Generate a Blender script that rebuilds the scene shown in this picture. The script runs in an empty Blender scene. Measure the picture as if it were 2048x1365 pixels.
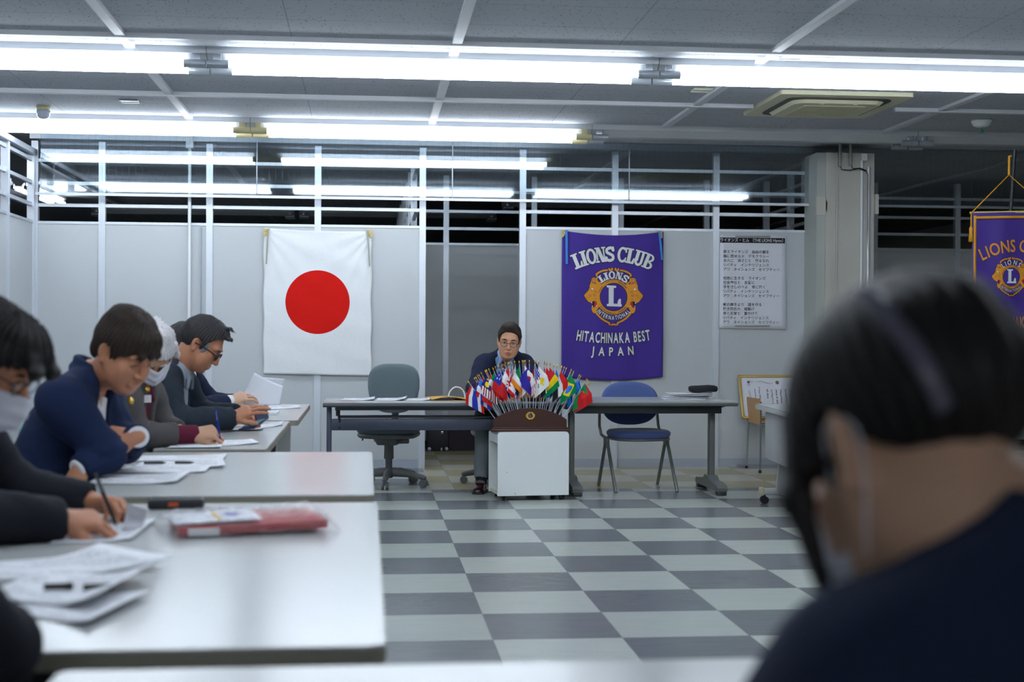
import bpy, bmesh, math, random
import numpy as np
from mathutils import Vector, Matrix
random.seed(7)
C = bpy.context.scene.collection
sc = bpy.context.scene
PI = math.pi

# ------------------------------------------------------------------ camera
cam_data = bpy.data.cameras.new('camera')
cam = bpy.data.objects.new('camera', cam_data)
C.objects.link(cam)
sc.camera = cam
YAW, PITCH, ROLL, CAM_H = 0.1017994, -0.00564324, 0.0052049, 1.1705
_f = Vector((math.sin(YAW)*math.cos(PITCH), math.cos(YAW)*math.cos(PITCH), math.sin(PITCH)))
_r = Vector((math.cos(YAW), -math.sin(YAW), 0))
_u = _r.cross(_f)
_r2 = math.cos(ROLL)*_r + math.sin(ROLL)*_u
_u2 = -math.sin(ROLL)*_r + math.cos(ROLL)*_u
cam.matrix_world = Matrix(((_r2.x, _u2.x, -_f.x, 0), (_r2.y, _u2.y, -_f.y, 0), (_r2.z, _u2.z, -_f.z, CAM_H), (0, 0, 0, 1)))
cam_data.sensor_width = 36.0
cam_data.lens = 50.0
cam_data.clip_start = 0.05
cam_data.clip_end = 100
cam_data.dof.use_dof = True
cam_data.dof.focus_distance = 10.2
cam_data.dof.aperture_fstop = 3.2

# ------------------------------------------------------------------ world, exposure (the lamps are the ceiling tubes, built below)
world = bpy.data.worlds.new('night')
sc.world = world
world.use_nodes = True
world.node_tree.nodes['Background'].inputs[0].default_value = (0.012, 0.014, 0.02, 1)
world.node_tree.nodes['Background'].inputs[1].default_value = 1.0
sc.view_settings.view_transform = 'Standard'
sc.view_settings.look = 'None'
sc.view_settings.gamma = 1.0
sc.view_settings.use_curve_mapping = False
sc.view_settings.exposure = 0.78
TUBE_STRENGTH = 15.0
TUBE_COLOUR = (0.83, 0.915, 1.0)

# ------------------------------------------------------------------ helpers: colours and materials
def lin(c):
    return tuple(((v/255.0)/12.92 if v/255.0 <= 0.04045 else ((v/255.0+0.055)/1.055)**2.4) for v in c)

class NT:
    """small wrapper over a node tree"""
    def __init__(s, m):
        s.t = m.node_tree; s.n = s.t.nodes; s.l = s.t.links
    def new(s, kind, **kw):
        n = s.n.new(kind)
        for k, v in kw.items():
            if k == 'op': n.operation = v
            else: setattr(n, k, v)
        return n
    def link(s, a, b): s.l.new(a, b)
    def math(s, op, a, b=None, c=None):
        n = s.n.new('ShaderNodeMath'); n.operation = op
        for i, v in enumerate((a, b, c)):
            if v is None: continue
            if isinstance(v, (int, float)): n.inputs[i].default_value = v
            else: s.l.new(v, n.inputs[i])
        return n.outputs[0]
    def mix(s, fac, a, b):
        n = s.n.new('ShaderNodeMix'); n.data_type = 'RGBA'
        for i, v in ((0, fac), (6, a), (7, b)):
            if isinstance(v, (int, float)): n.inputs[i].default_value = v
            elif isinstance(v, tuple): n.inputs[i].default_value = v if len(v) == 4 else v+(1,)
            else: s.l.new(v, n.inputs[i])
        return n.outputs[2]
    def noise(s, vec, scale, detail=3, rough=0.5):
        n = s.n.new('ShaderNodeTexNoise'); n.inputs['Scale'].default_value = scale
        n.inputs['Detail'].default_value = detail; n.inputs['Roughness'].default_value = rough
        if vec is not None: s.l.new(vec, n.inputs['Vector'])
        return n.outputs[0]

MATS = {}
def mat(name, col, rough=0.5, metal=0.0, var=0.06, scale=20.0, bump=0.0, bscale=80.0, spec=0.5, sheen=0.0, sss=0.0, stretch=None):
    """principled material with a light procedural colour variation and bump"""
    if name in MATS: return MATS[name]
    m = bpy.data.materials.new(name); m.use_nodes = True
    t = NT(m); b = t.n['Principled BSDF']
    c = lin(col)
    tc = t.new('ShaderNodeTexCoord'); vec = tc.outputs['Object']
    if stretch:
        mp = t.new('ShaderNodeMapping'); mp.inputs['Scale'].default_value = stretch
        t.link(vec, mp.inputs[0]); vec = mp.outputs[0]
    if var > 0:
        nz = t.noise(vec, scale)
        o = t.mix(nz, tuple(max(0, v*(1-var)) for v in c), tuple(min(1, v*(1+var)) for v in c))
        t.link(o, b.inputs['Base Color'])
    else:
        b.inputs['Base Color'].default_value = c+(1,)
    b.inputs['Roughness'].default_value = rough
    b.inputs['Metallic'].default_value = metal
    b.inputs['Specular IOR Level'].default_value = spec
    if sheen: b.inputs['Sheen Weight'].default_value = sheen; b.inputs['Sheen Roughness'].default_value = 0.5
    if sss:
        b.inputs['Subsurface Weight'].default_value = sss
        b.inputs['Subsurface Radius'].default_value = (0.008, 0.003, 0.0015)
        b.inputs['Subsurface Scale'].default_value = 0.6
    if bump > 0:
        bp = t.new('ShaderNodeBump'); bp.inputs['Strength'].default_value = bump; bp.inputs['Distance'].default_value = 0.004
        t.link(t.noise(vec, bscale, 4, 0.6), bp.inputs['Height']); t.link(bp.outputs[0], b.inputs['Normal'])
    MATS[name] = m
    return m

def emit(name, col, strength):
    if name in MATS: return MATS[name]
    m = bpy.data.materials.new(name); m.use_nodes = True
    b = m.node_tree.nodes['Principled BSDF']
    b.inputs['Base Color'].default_value = (0.8, 0.8, 0.8, 1)
    b.inputs['Emission Color'].default_value = tuple(col)+(1,)
    b.inputs['Emission Strength'].default_value = strength
    MATS[name] = m
    return m

def attr_mat(name, rough=0.8, bump=0.0, bscale=300):
    """cloth or print whose dye pattern is stored per corner"""
    if name in MATS: return MATS[name]
    m = bpy.data.materials.new(name); m.use_nodes = True
    t = NT(m); b = t.n['Principled BSDF']
    a = t.new('ShaderNodeAttribute', attribute_name='Dye')
    t.link(a.outputs['Color'], b.inputs['Base Color'])
    b.inputs['Roughness'].default_value = rough
    b.inputs['Specular IOR Level'].default_value = 0.2
    MATS[name] = m
    return m

# ------------------------------------------------------------------ helpers: scene objects
def tag(o, label=None, cat=None, group=None, kind=None):
    if label: o['label'] = label
    if cat: o['category'] = cat
    if group: o['group'] = group
    if kind: o['kind'] = kind
    return o

def thing(name, label, cat, loc=(0, 0, 0), rotz=0.0, group=None):
    o = bpy.data.objects.new(name, None); C.objects.link(o)
    o.empty_display_size = 0.05
    o.location = loc; o.rotation_euler = (0, 0, rotz)
    return tag(o, label, cat, group)

def struct_root(name):
    o = bpy.data.objects.new(name, None); C.objects.link(o)
    o['kind'] = 'structure'
    return o

def copy_tree(o, parent=None):
    c = o.copy(); C.objects.link(c)
    if parent is not None:
        c.parent = parent
    for ch in list(o.children):
        copy_tree(ch, c)
    return c

class MB:
    """collects shapes; build() links them as ONE mesh object"""
    def __init__(s, M=None):
        s.v = []; s.f = []; s.sm = []; s.M = M or Matrix()
    def add(s, vs, fs, smooth=False, M=None):
        o = len(s.v)
        T = s.M @ M if M is not None else s.M
        s.v += [tuple(T @ Vector(p)) for p in vs]
        s.f += [tuple(i+o for i in f) for f in fs]
        s.sm += [smooth]*len(fs)
        return s
    def box(s, c, d, M=None, bev=0.0):
        x, y, z = c; a, b, h = d[0]/2, d[1]/2, d[2]/2
        if bev <= 0:
            vs = [(x+i*a, y+j*b, z+k*h) for i in (-1, 1) for j in (-1, 1) for k in (-1, 1)]
            fs = [(0, 1, 3, 2), (4, 6, 7, 5), (0, 4, 5, 1), (2, 3, 7, 6), (0, 2, 6, 4), (1, 5, 7, 3)]
            return s.add(vs, fs, False, M)
        bm = bmesh.new(); bmesh.ops.create_cube(bm, size=1.0)
        for v in bm.verts: v.co = Vector((x+v.co.x*d[0], y+v.co.y*d[1], z+v.co.z*d[2]))
        bmesh.ops.bevel(bm, geom=bm.edges[:], offset=min(bev, 0.49*min(d)), segments=2, affect='EDGES', profile=0.5)
        return s.bm(bm, True, M)
    def bm(s, bm, smooth=False, M=None):
        bm.verts.ensure_lookup_table(); bm.verts.index_update()
        s.add([v.co[:] for v in bm.verts], [[v.index for v in f.verts] for f in bm.faces], smooth, M)
        bm.free(); return s
    def tube(s, pts, r, n=10, caps=True, smooth=True, closed=False, flat=1.0, M=None):
        """round tube along points; r number or list; flat squashes it in the second direction"""
        P = [Vector(p) for p in pts]; k = len(P)
        R = r if isinstance(r, (list, tuple)) else [r]*k
        vs = []; ref = None
        for i in range(k):
            if closed: d = P[(i+1) % k]-P[i-1]
            else: d = P[min(i+1, k-1)]-P[max(i-1, 0)]
            if d.length < 1e-9: d = Vector((0, 0, 1))
            d.normalize()
            if ref is None:
                ref = Vector((0, 0, 1)) if abs(d.z) < 0.9 else Vector((1, 0, 0))
            a = (ref - d*ref.dot(d))
            if a.length < 1e-6: a = d.orthogonal()
            a.normalize(); b = d.cross(a); ref = a
            for j in range(n):
                t = 2*PI*j/n
                vs.append(tuple(P[i]+R[i]*(math.cos(t)*a*flat+math.sin(t)*b)))
        fs = []
        for i in range(k if closed else k-1):
            i2 = (i+1) % k
            for j in range(n):
                fs.append((i*n+j, i*n+(j+1) % n, i2*n+(j+1) % n, i2*n+j))
        s.add(vs, fs, smooth, M)
        if caps and not closed:
            s.add(vs[:n], [tuple(range(n-1, -1, -1))], False, M)
            s.add(vs[-n:], [tuple(range(n))], False, M)
        return s
    def lathe(s, prof, c=(0, 0, 0), n=24, M=None, smooth=True):
        """profile of (radius, z) turned about z at c"""
        vs = []; fs = []
        for r, z in prof:
            for j in range(n):
                t = 2*PI*j/n; vs.append((c[0]+r*math.cos(t), c[1]+r*math.sin(t), c[2]+z))
        for i in range(len(prof)-1):
            for j in range(n):
                fs.append((i*n+j, i*n+(j+1) % n, (i+1)*n+(j+1) % n, (i+1)*n+j))
        fs.append(tuple(range(n-1, -1, -1))); m = (len(prof)-1)*n; fs.append(tuple(range(m, m+n)))
        return s.add(vs, fs, smooth, M)
    def prism(s, poly, h0, h1, axis='z', M=None):
        """polygon in the plane across AXIS, extruded from h0 to h1"""
        n = len(poly)
        def q(p, h):
            return (p[0], p[1], h) if axis == 'z' else ((p[0], h, p[1]) if axis == 'y' else (h, p[0], p[1]))
        vs = [q(p, h0) for p in poly]+[q(p, h1) for p in poly]
        fs = [tuple(range(n-1, -1, -1)), tuple(range(n, 2*n))]
        fs += [(i, (i+1) % n, n+(i+1) % n, n+i) for i in range(n)]
        return s.add(vs, fs, False, M)
    def grid(s, fn, nu, nv, smooth=True, thick=0.0, M=None):
        """surface fn(u,v) over the unit square; optional thickness along its normal"""
        P = [[Vector(fn(i/nu, j/nv)) for j in range(nv+1)] for i in range(nu+1)]
        vs = [tuple(P[i][j]) for i in range(nu+1) for j in range(nv+1)]
        w = nv+1
        fs = [(i*w+j, (i+1)*w+j, (i+1)*w+j+1, i*w+j+1) for i in range(nu) for j in range(nv)]
        if thick:
            N = []
            for i in range(nu+1):
                for j in range(nv+1):
                    a = P[min(i+1, nu)][j]-P[max(i-1, 0)][j]; b = P[i][min(j+1, nv)]-P[i][max(j-1, 0)]
                    nn = a.cross(b); nn = nn.normalized() if nn.length > 1e-12 else Vector((0, 0, 1))
                    N.append(nn)
            k = len(vs)
            vs = vs+[tuple(Vector(p)-n*thick) for p, n in zip(vs, N)]
            fs = fs+[tuple(reversed([q+k for q in f])) for f in fs]
            rim = [i*w for i in range(nu+1)]+[nu*w+j for j in range(1, nv+1)]+[i*w+nv for i in range(nu-1, -1, -1)]+[j for j in range(nv-1, 0, -1)]
            for a, b in zip(rim, rim[1:]+rim[:1]): fs.append((b, a, a+k, b+k))
        return s.add(vs, fs, smooth, M)
    def mesh(s, name, m=None):
        me = bpy.data.meshes.new(name)
        me.from_pydata(s.v, [], s.f)
        if s.sm: me.polygons.foreach_set('use_smooth', s.sm)
        me.update()
        if m is not None:
            for q in (m if isinstance(m, (list, tuple)) else [m]): me.materials.append(q)
        return me
    def build(s, name, m, parent=None, label=None, fixn=True):
        me = s.mesh(name, m)
        if fixn:
            bm = bmesh.new(); bm.from_mesh(me); bmesh.ops.recalc_face_normals(bm, faces=bm.faces[:]); bm.to_mesh(me); bm.free()
        o = bpy.data.objects.new(name, me); C.objects.link(o)
        if parent is not None: o.parent = parent
        if label: o['label'] = label
        return o

def T3(loc=(0, 0, 0), rz=0, rx=0, ry=0, s=1):
    return Matrix.Translation(loc) @ Matrix.Rotation(rz, 4, 'Z') @ Matrix.Rotation(ry, 4, 'Y') @ Matrix.Rotation(rx, 4, 'X') @ Matrix.Scale(s, 4)

def rrect(w, h, r, n=5, cx=0, cy=0):
    """outline of a rectangle with round corners"""
    out = []
    for sx, sy, a0 in ((1, 1, 0), (-1, 1, PI/2), (-1, -1, PI), (1, -1, 1.5*PI)):
        for i in range(n+1):
            a = a0+PI/2*i/n
            out.append((cx+sx*(w/2-r)+r*math.cos(a), cy+sy*(h/2-r)+r*math.sin(a)))
    return out

def set_dye(o, fn):
    """dye pattern of a cloth: fn(corner index -> vertex index) gives an sRGB colour for each face"""
    me = o.data
    at = me.color_attributes.new('Dye', 'FLOAT_COLOR', 'CORNER')
    buf = np.empty((len(me.loops), 4), np.float32)
    for p in me.polygons:
        c = lin(fn(p.index))+(1.0,)
        for li in p.loop_indices: buf[li] = c
    at.data.foreach_set('color', buf.ravel())

_txt_cache = {}
def text_polys(body, size=1.0, offset=0.0, align='CENTER'):
    """outline faces of a line of lettering as (verts2d, faces)"""
    key = (body, size, offset, align)
    if key in _txt_cache: return _txt_cache[key]
    cu = bpy.data.curves.new('lettering', 'FONT'); cu.body = body; cu.size = size
    cu.align_x = align; cu.offset = offset; cu.resolution_u = 3
    o = bpy.data.objects.new('lettering', cu); C.objects.link(o)
    bpy.context.view_layer.update()
    me = bpy.data.meshes.new_from_object(o)
    r = ([tuple(v.co[:2]) for v in me.vertices], [tuple(p.vertices) for p in me.polygons])
    bpy.data.objects.remove(o); bpy.data.meshes.remove(me); bpy.data.curves.remove(cu)
    _txt_cache[key] = r
    return r
# ================================================================== THE SETTING
WALL_Y, FAR_Y, CEIL = 12.28, 14.4, 2.82
LW = -2.79                      # face of the left partition
M_panel = mat('partition_panel_paint', (188, 192, 195), 0.45, var=0.015, scale=6)
M_alu = mat('brushed_aluminium', (205, 210, 218), 0.38, 0.35, var=0.03, scale=60)
M_alu2 = mat('aluminium_groove', (150, 156, 168), 0.4, 0.4, var=0.03, scale=60)
M_base = mat('kick_strip_grey', (168, 174, 186), 0.5, var=0.02)
M_cream = mat('cream_wall_paint', (196, 193, 184), 0.55, var=0.02, scale=5)
M_white = mat('white_enamel', (225, 228, 230), 0.35, var=0.01)
M_dark = mat('dark_plastic', (22, 23, 27), 0.45, var=0.05)

def floor_material():
    m = bpy.data.materials.new('waxed_vinyl_tiles'); m.use_nodes = True
    t = NT(m); b = t.n['Principled BSDF']
    g = t.new('ShaderNodeNewGeometry'); sp = t.new('ShaderNodeSeparateXYZ'); t.link(g.outputs['Position'], sp.inputs[0])
    X, Y = sp.outputs[0], sp.outputs[1]
    def cells(ox, oy):
        u = t.math('DIVIDE', t.math('SUBTRACT', X, ox), 0.5); v = t.math('DIVIDE', t.math('SUBTRACT', Y, oy), 0.5)
        fu, fv = t.math('FLOOR', u), t.math('FLOOR', v)
        par = t.math('PINGPONG', t.math('ADD', fu, fv), 1.0)
        eu = t.math('PINGPONG', u, 0.5); ev = t.math('PINGPONG', v, 0.5)
        seam = t.math('LESS_THAN', t.math('MINIMUM', eu, ev), 0.004)
        cv = t.new('ShaderNodeCombineXYZ'); t.link(fu, cv.inputs[0]); t.link(fv, cv.inputs[1])
        wn = t.new('ShaderNodeTexWhiteNoise'); t.link(cv.outputs[0], wn.inputs[0])
        return par, seam, wn.outputs[0]
    mp = t.new('ShaderNodeMapping'); mp.inputs['Scale'].default_value = (3, 14, 1); t.link(g.outputs['Position'], mp.inputs[0])
    veins = t.noise(mp.outputs[0], 1.6, 6, 0.65)
    fine = t.noise(g.outputs['Position'], 55, 3, 0.6)
    mot = t.math('ADD', t.math('MULTIPLY', veins, 0.9), t.math('MULTIPLY', fine, 0.1))
    p1, s1, r1 = cells(0.4836, 9.891)
    p2, s2, r2 = cells(0.66, 10.58)
    dark = t.mix(mot, lin((96, 101, 105)), lin((114, 119, 122)))
    light = t.mix(mot, lin((170, 176, 170)), lin((181, 187, 181)))
    grey = t.mix(p1, light, dark)
    grey = t.mix(t.math('MULTIPLY', r1, 0.10), grey, lin((60, 64, 66)))
    grey = t.mix(t.math('MULTIPLY', s1, 0.5), grey, lin((60, 60, 60)))
    ca = t.mix(mot, lin((150, 138, 100)), lin((186, 176, 140)))
    cb = t.mix(mot, lin((178, 172, 150)), lin((205, 200, 182)))
    cream = t.mix(p2, ca, cb)
    cream = t.mix(t.math('MULTIPLY', s2, 0.35), cream, lin((80, 74, 60)))
    zone = t.math('MULTIPLY', t.math('GREATER_THAN', Y, 10.58), t.math('GREATER_THAN', X, 0.4836))
    col = t.mix(zone, grey, cream)
    stain = t.noise(g.outputs['Position'], 1.1, 5, 0.7)
    st = t.math('MULTIPLY', t.math('GREATER_THAN', stain, 0.66), 0.12)
    col = t.mix(st, col, lin((150, 120, 80)))
    t.link(col, b.inputs['Base Color'])
    rg = t.math('ADD', t.math('MULTIPLY', veins, 0.10), 0.20)
    t.link(rg, b.inputs['Roughness'])
    b.inputs['Specular IOR Level'].default_value = 0.5
    bp = t.new('ShaderNodeBump'); bp.inputs['Strength'].default_value = 0.04; bp.inputs['Distance'].default_value = 0.002
    t.link(t.noise(g.outputs['Position'], 5, 3, 0.5), bp.inputs['Height']); t.link(bp.outputs[0], b.inputs['Normal'])
    return m

def ceiling_material():
    m = bpy.data.materials.new('pitted_acoustic_board'); m.use_nodes = True
    t = NT(m); b = t.n['Principled BSDF']
    g = t.new('ShaderNodeNewGeometry'); pos = g.outputs['Position']
    mp = t.new('ShaderNodeMapping'); mp.inputs['Scale'].default_value = (1.0, 0.55, 1); mp.inputs['Rotation'].default_value = (0, 0, 0.5); t.link(pos, mp.inputs[0])
    v = t.new('ShaderNodeTexVoronoi'); v.inputs['Scale'].default_value = 44; t.link(mp.outputs[0], v.inputs['Vector'])
    sz = t.noise(pos, 50, 2)
    pit = t.math('LESS_THAN', v.outputs['Distance'], t.math('SUBTRACT', t.math('MULTIPLY', sz, 0.62), 0.13))
    sp = t.new('ShaderNodeSeparateXYZ'); t.link(pos, sp.inputs[0])
    u = t.math('PINGPONG', t.math('DIVIDE', t.math('SUBTRACT', sp.outputs[0], 0.50), 0.925), 0.5)
    w = t.math('PINGPONG', t.math('DIVIDE', t.math('SUBTRACT', sp.outputs[1], 8.08), 0.485), 0.5)
    seam = t.math('MAXIMUM', t.math('LESS_THAN', u, 0.003), t.math('LESS_THAN', w, 0.006))
    base = t.mix(t.noise(pos, 1.2, 4), lin((176, 180, 188)), lin((188, 192, 199)))
    col = t.mix(t.math('MULTIPLY', seam, 0.5), base, lin((90, 90, 90)))
    col = t.mix(t.math('MULTIPLY', pit, 0.6), col, lin((92, 84, 88)))
    t.link(col, b.inputs['Base Color']); b.inputs['Roughness'].default_value = 0.9
    b.inputs['Specular IOR Level'].default_value = 0.1
    return m

def glass_material():
    m = bpy.data.materials.new('wired_glass'); m.use_nodes = True
    t = NT(m); t.n.remove(t.n['Principled BSDF']); out = t.n['Material Output']
    tr = t.new('ShaderNodeBsdfTransparent'); tr.inputs[0].default_value = (0.95, 0.98, 0.99, 1)
    gl = t.new('ShaderNodeBsdfGlossy'); gl.inputs['Roughness'].default_value = 0.035; gl.inputs[0].default_value = (0.85, 0.93, 1, 1)
    fr = t.new('ShaderNodeFresnel'); fr.inputs[0].default_value = 1.52
    mx = t.new('ShaderNodeMixShader'); t.link(t.math('MULTIPLY', fr.outputs[0], 2.0), mx.inputs[0]); t.link(tr.outputs[0], mx.inputs[1]); t.link(gl.outputs[0], mx.inputs[2])
    g = t.new('ShaderNodeNewGeometry'); sp = t.new('ShaderNodeSeparateXYZ'); t.link(g.outputs['Position'], sp.inputs[0])
    a = t.math('PINGPONG', t.math('DIVIDE', sp.outputs[0], 0.055), 0.5); c = t.math('PINGPONG', t.math('DIVIDE', sp.outputs[2], 0.055), 0.5)
    wire = t.math('LESS_THAN', a, 0.012)
    df = t.new('ShaderNodeBsdfDiffuse'); df.inputs[0].default_value = (0.35, 0.38, 0.42, 1)
    m2 = t.new('ShaderNodeMixShader'); t.link(t.math('MULTIPLY', wire, 0.22), m2.inputs[0]); t.link(mx.outputs[0], m2.inputs[1]); t.link(df.outputs[0], m2.inputs[2])
    t.link(m2.outputs[0], out.inputs[0])
    return m

o = MB().grid(lambda u, v: (-9+20*u, -6+32*v, 0), 1, 1, False).build('floor', floor_material(), fixn=False); o['kind'] = 'structure'
M_ceil = ceiling_material()
o = MB().box((1, 10, CEIL+0.03), (20, 32, 0.06)).build('ceiling', M_ceil); o['kind'] = 'structure'

# the T bars under the ceiling
n_trim = [0]
def trim(mb, m, nm=None):
    n_trim[0] += 1
    o = mb.build('trim_%d' % n_trim[0], m); o['kind'] = 'structure'; return o
M_bar = mat('ceiling_bar_white', (205, 207, 212), 0.5, var=0.02)
for x in (-5.06, -3.21, -1.36, 0.50, 2.34, 4.15, 6.0):
    trim(MB().box((x, 5.2, CEIL-0.011), (0.055, 12.1, 0.022)), M_bar)
    trim(MB().box((x, 18.2, CEIL-0.011), (0.055, 11, 0.022)), M_bar)
for y in (-1.4, 1.35, 4.1, 6.2, 8.06, 10.0):
    if y == 10.0:
        trim(MB().box((-1.25, y, CEIL-0.014), (8.0, 0.05, 0.028)), M_bar)
        trim(MB().box((6.3, y, CEIL-0.014), (5.0, 0.05, 0.028)), M_bar)
    else:
        trim(MB().box((1, y, CEIL-0.014), (14, 0.05, 0.028)), M_bar)

# ---- partition walls of panels, posts and rails
def add_run(root, p0, p1, posts, panel_top, rails, bottom=0.075, thick=0.045, gaps=(), post_w=0.055, far=False, base=True, top=CEIL):
    """partition run from p0 to p1 (2D); posts are distances along it; rails are heights; gaps are (a,b) intervals without panels"""
    p0, p1 = Vector(p0), Vector(p1); L = (p1-p0).length; d = (p1-p0)/L
    M = Matrix.Translation((p0.x, p0.y, 0)) @ Matrix.Rotation(math.atan2(d.y, d.x), 4, 'Z')
    edges = [0.0]+list(posts)+[L]
    for a, b in zip(edges, edges[1:]):
        if b-a < 0.02: continue
        if any(a >= g0-0.01 and b <= g1+0.01 for g0, g1 in gaps): continue
        mid, w = (a+b)/2, (b-a)
        MB(M).box((mid, 0, (bottom+panel_top)/2), (w, thick*0.7, panel_top-bottom)).build('panel', M_panel, root)
        if base: MB(M).box((mid, 0, bottom/2), (w, thick*0.62, bottom)).build('kick_strip', M_base, root)
        MB(M).box((mid, 0, panel_top+0.008), (w, thick, 0.022)).build('cap_rail', M_alu, root)
        for z in rails:
            MB(M).box((mid, 0, z), (w, thick*0.6, 0.028)).build('rail', M_alu, root)
    for a in posts:
        MB(M).box((a, 0, top/2-0.03), (post_w, thick*1.3, top-0.06)).box((a-post_w*0.22, 0, top/2-0.03), (post_w*0.14, thick*1.36, top-0.06)).box((a+post_w*0.22, 0, top/2-0.03), (post_w*0.14, thick*1.36, top-0.06)).build('post', M_alu, root)

wb = struct_root('wall_back')
RAILS = (2.225, 2.41, 2.60)
posts_x = [-2.77, -2.22, -1.33, -0.42, 0.474]
add_run(wb, (-2.80, WALL_Y), (0.474, WALL_Y), [x+2.80 for x in posts_x], 2.07, RAILS)
add_run(wb, (1.341, WALL_Y), (3.93, WALL_Y), [0.0, 2.15-1.341, 3.05-1.341, 3.90-1.341], 2.075, RAILS)
MB().box((0.57, WALL_Y-0.01, CEIL-0.022), (6.75, 0.09, 0.044)).build('head_rail', M_alu, wb)
MB().box((-1.40, WALL_Y-0.012, 1.03), (0.008, 0.05, 2.05)).build('joint_strip', M_alu2, wb)
# thin conduit pipe in front of the partition
MB().tube([(-1.492, WALL_Y-0.06, 0.0), (-1.492, WALL_Y-0.06, CEIL-0.1)], 0.014, 10).box((-1.492, WALL_Y-0.06, CEIL-0.055), (0.06, 0.05, 0.10)).build('conduit', M_white, wb)

# partition on the left, running towards the camera
wl = struct_root('wall_left')
add_run(wl, (LW, WALL_Y-0.03), (LW, 2.0), [0.03, 0.89, 1.78, 2.67, 3.56, 4.45, 5.34, 6.2], 2.07, RAILS, top=2.70)
MB().box((LW, 7.1, 2.66), (0.09, 10.3, 0.044)).build('head_rail', M_alu, wl)

# corridor partition behind the opening, and the run that starts at the opening's left edge
wf = struct_root('wall_far')
add_run(wf, (0.45, FAR_Y), (8.0, FAR_Y), [0.344+0.895*k for k in range(8)], 2.06, (2.225, 2.40, 2.60), base=False)
wr = struct_root('wall_recess')
add_run(wr, (0.43, WALL_Y+0.1), (0.43, 20.0), [0.9*k for k in range(1, 9)], 2.07, (2.225, 2.41, 2.60))
wc = struct_root('wall_corridor')
add_run(wc, (4.12, WALL_Y+0.1), (4.12, FAR_Y), [0.35, 1.2, 2.05], 2.07, (2.225, 2.41, 2.60))
# end of the dark office and right side of the room
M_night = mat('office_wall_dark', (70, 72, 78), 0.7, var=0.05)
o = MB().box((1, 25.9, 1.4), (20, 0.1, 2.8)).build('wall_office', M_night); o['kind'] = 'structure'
o = MB().box((8.6, 8, 1.4), (0.1, 36, 2.8)).build('wall_right', M_cream); o['kind'] = 'structure'
o = MB().box((-8.6, 8, 1.4), (0.1, 36, 2.8)).build('wall_outer', M_night); o['kind'] = 'structure'
o = MB().box((1, -5.6, 1.4), (20, 0.1, 2.8)).build('wall_rear', M_cream); o['kind'] = 'structure'

# pillar to the right of the partition, with cable, conduit and corner strips
cl = struct_root('wall_pillar')
MB().box((4.145, 12.12, 1.37), (0.425, 0.40, 2.74)).build('pillar_face', M_cream, cl)
MB().box((3.955, 11.915, 1.37), (0.06, 0.02, 2.74)).box((4.02, 11.912, 1.37), (0.012, 0.02, 2.74)).build('corner_strip', M_cream, cl)
MB().box((3.90, 12.1, 1.37), (0.10, 0.34, 2.74)).build('corner_cover', mat('cream_cover', (178, 182, 176), 0.5, var=0.02), cl)
MB().tube([(4.24, 11.90, 0.0), (4.24, 11.90, 2.70)], 0.012, 8).box((4.25, 11.89, 2.70), (0.05, 0.05, 0.06)).build('conduit', M_white, cl)
MB().tube([(4.30, 11.905, 0.0), (4.30, 11.905, 2.62)], 0.016, 8).build('conduit', M_alu, cl)
MB().tube([(4.04, 11.88, 2.82), (4.035, 11.87, 2.62)], 0.014, 8).tube([(4.13, 11.88, 2.82), (4.13, 11.87, 2.62)], 0.014, 8).build('cable_sleeve', mat('grey_sleeve', (150, 150, 146), 0.5), cl)
MB().tube([(4.035, 11.87, 2.63), (4.05, 11.87, 2.59), (4.12, 11.87, 2.585), (4.20, 11.87, 2.60), (4.27, 11.88, 2.58), (4.29, 11.89, 2.55), (4.295, 11.895, 1.9)], 0.004, 6).build('cable', M_dark, cl)
MB().tube([(4.13, 11.87, 2.63), (4.15, 11.87, 2.60), (4.22, 11.875, 2.605), (4.27, 11.88, 2.585)], 0.004, 6).build('cable', M_dark, cl)
MB().box((3.90, 11.93, 2.28), (0.11, 0.02, 0.16)).box((3.93, 11.915, 2.28), (0.012, 0.02, 0.09)).build('bracket', M_cream, cl)
MB().box((4.375, 11.91, 2.30), (0.03, 0.03, 0.17)).build('bracket', M_cream, cl)

# hanging wired-glass smoke curtain in front of the openings
M_glass = glass_material()
wn = struct_root('window_1')
for x0, x1 in ((-2.70, -0.93), (-0.925, 0.72), (0.725, 2.25), (2.255, 3.88)):
    MB().box(((x0+x1)/2, 12.15, 2.56), (x1-x0, 0.006, 0.49)).build('pane', M_glass, wn)
MB().box((0.60, 12.15, 2.308), (6.68, 0.022, 0.022)).build('bottom_rail', M_alu, wn)
for x in (-0.927, 0.722, 2.252): MB().box((x, 12.146, 2.565), (0.008, 0.014, 0.50)).build('joint_strip', M_alu2, wn)
wn2 = struct_root('window_2')
MB().box((6.4, 12.15, 2.56), (4.0, 0.006, 0.49)).build('pane', M_glass, wn2)
MB().box((6.4, 12.15, 2.308), (4.0, 0.022, 0.022)).build('bottom_rail', M_alu2, wn2)

# skirting line at the right of the partition
o = MB().box((3.62, 12.235, 0.012), (0.75, 0.02, 0.024)).build('baseboard_back', M_alu2); o['kind'] = 'structure'

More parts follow.
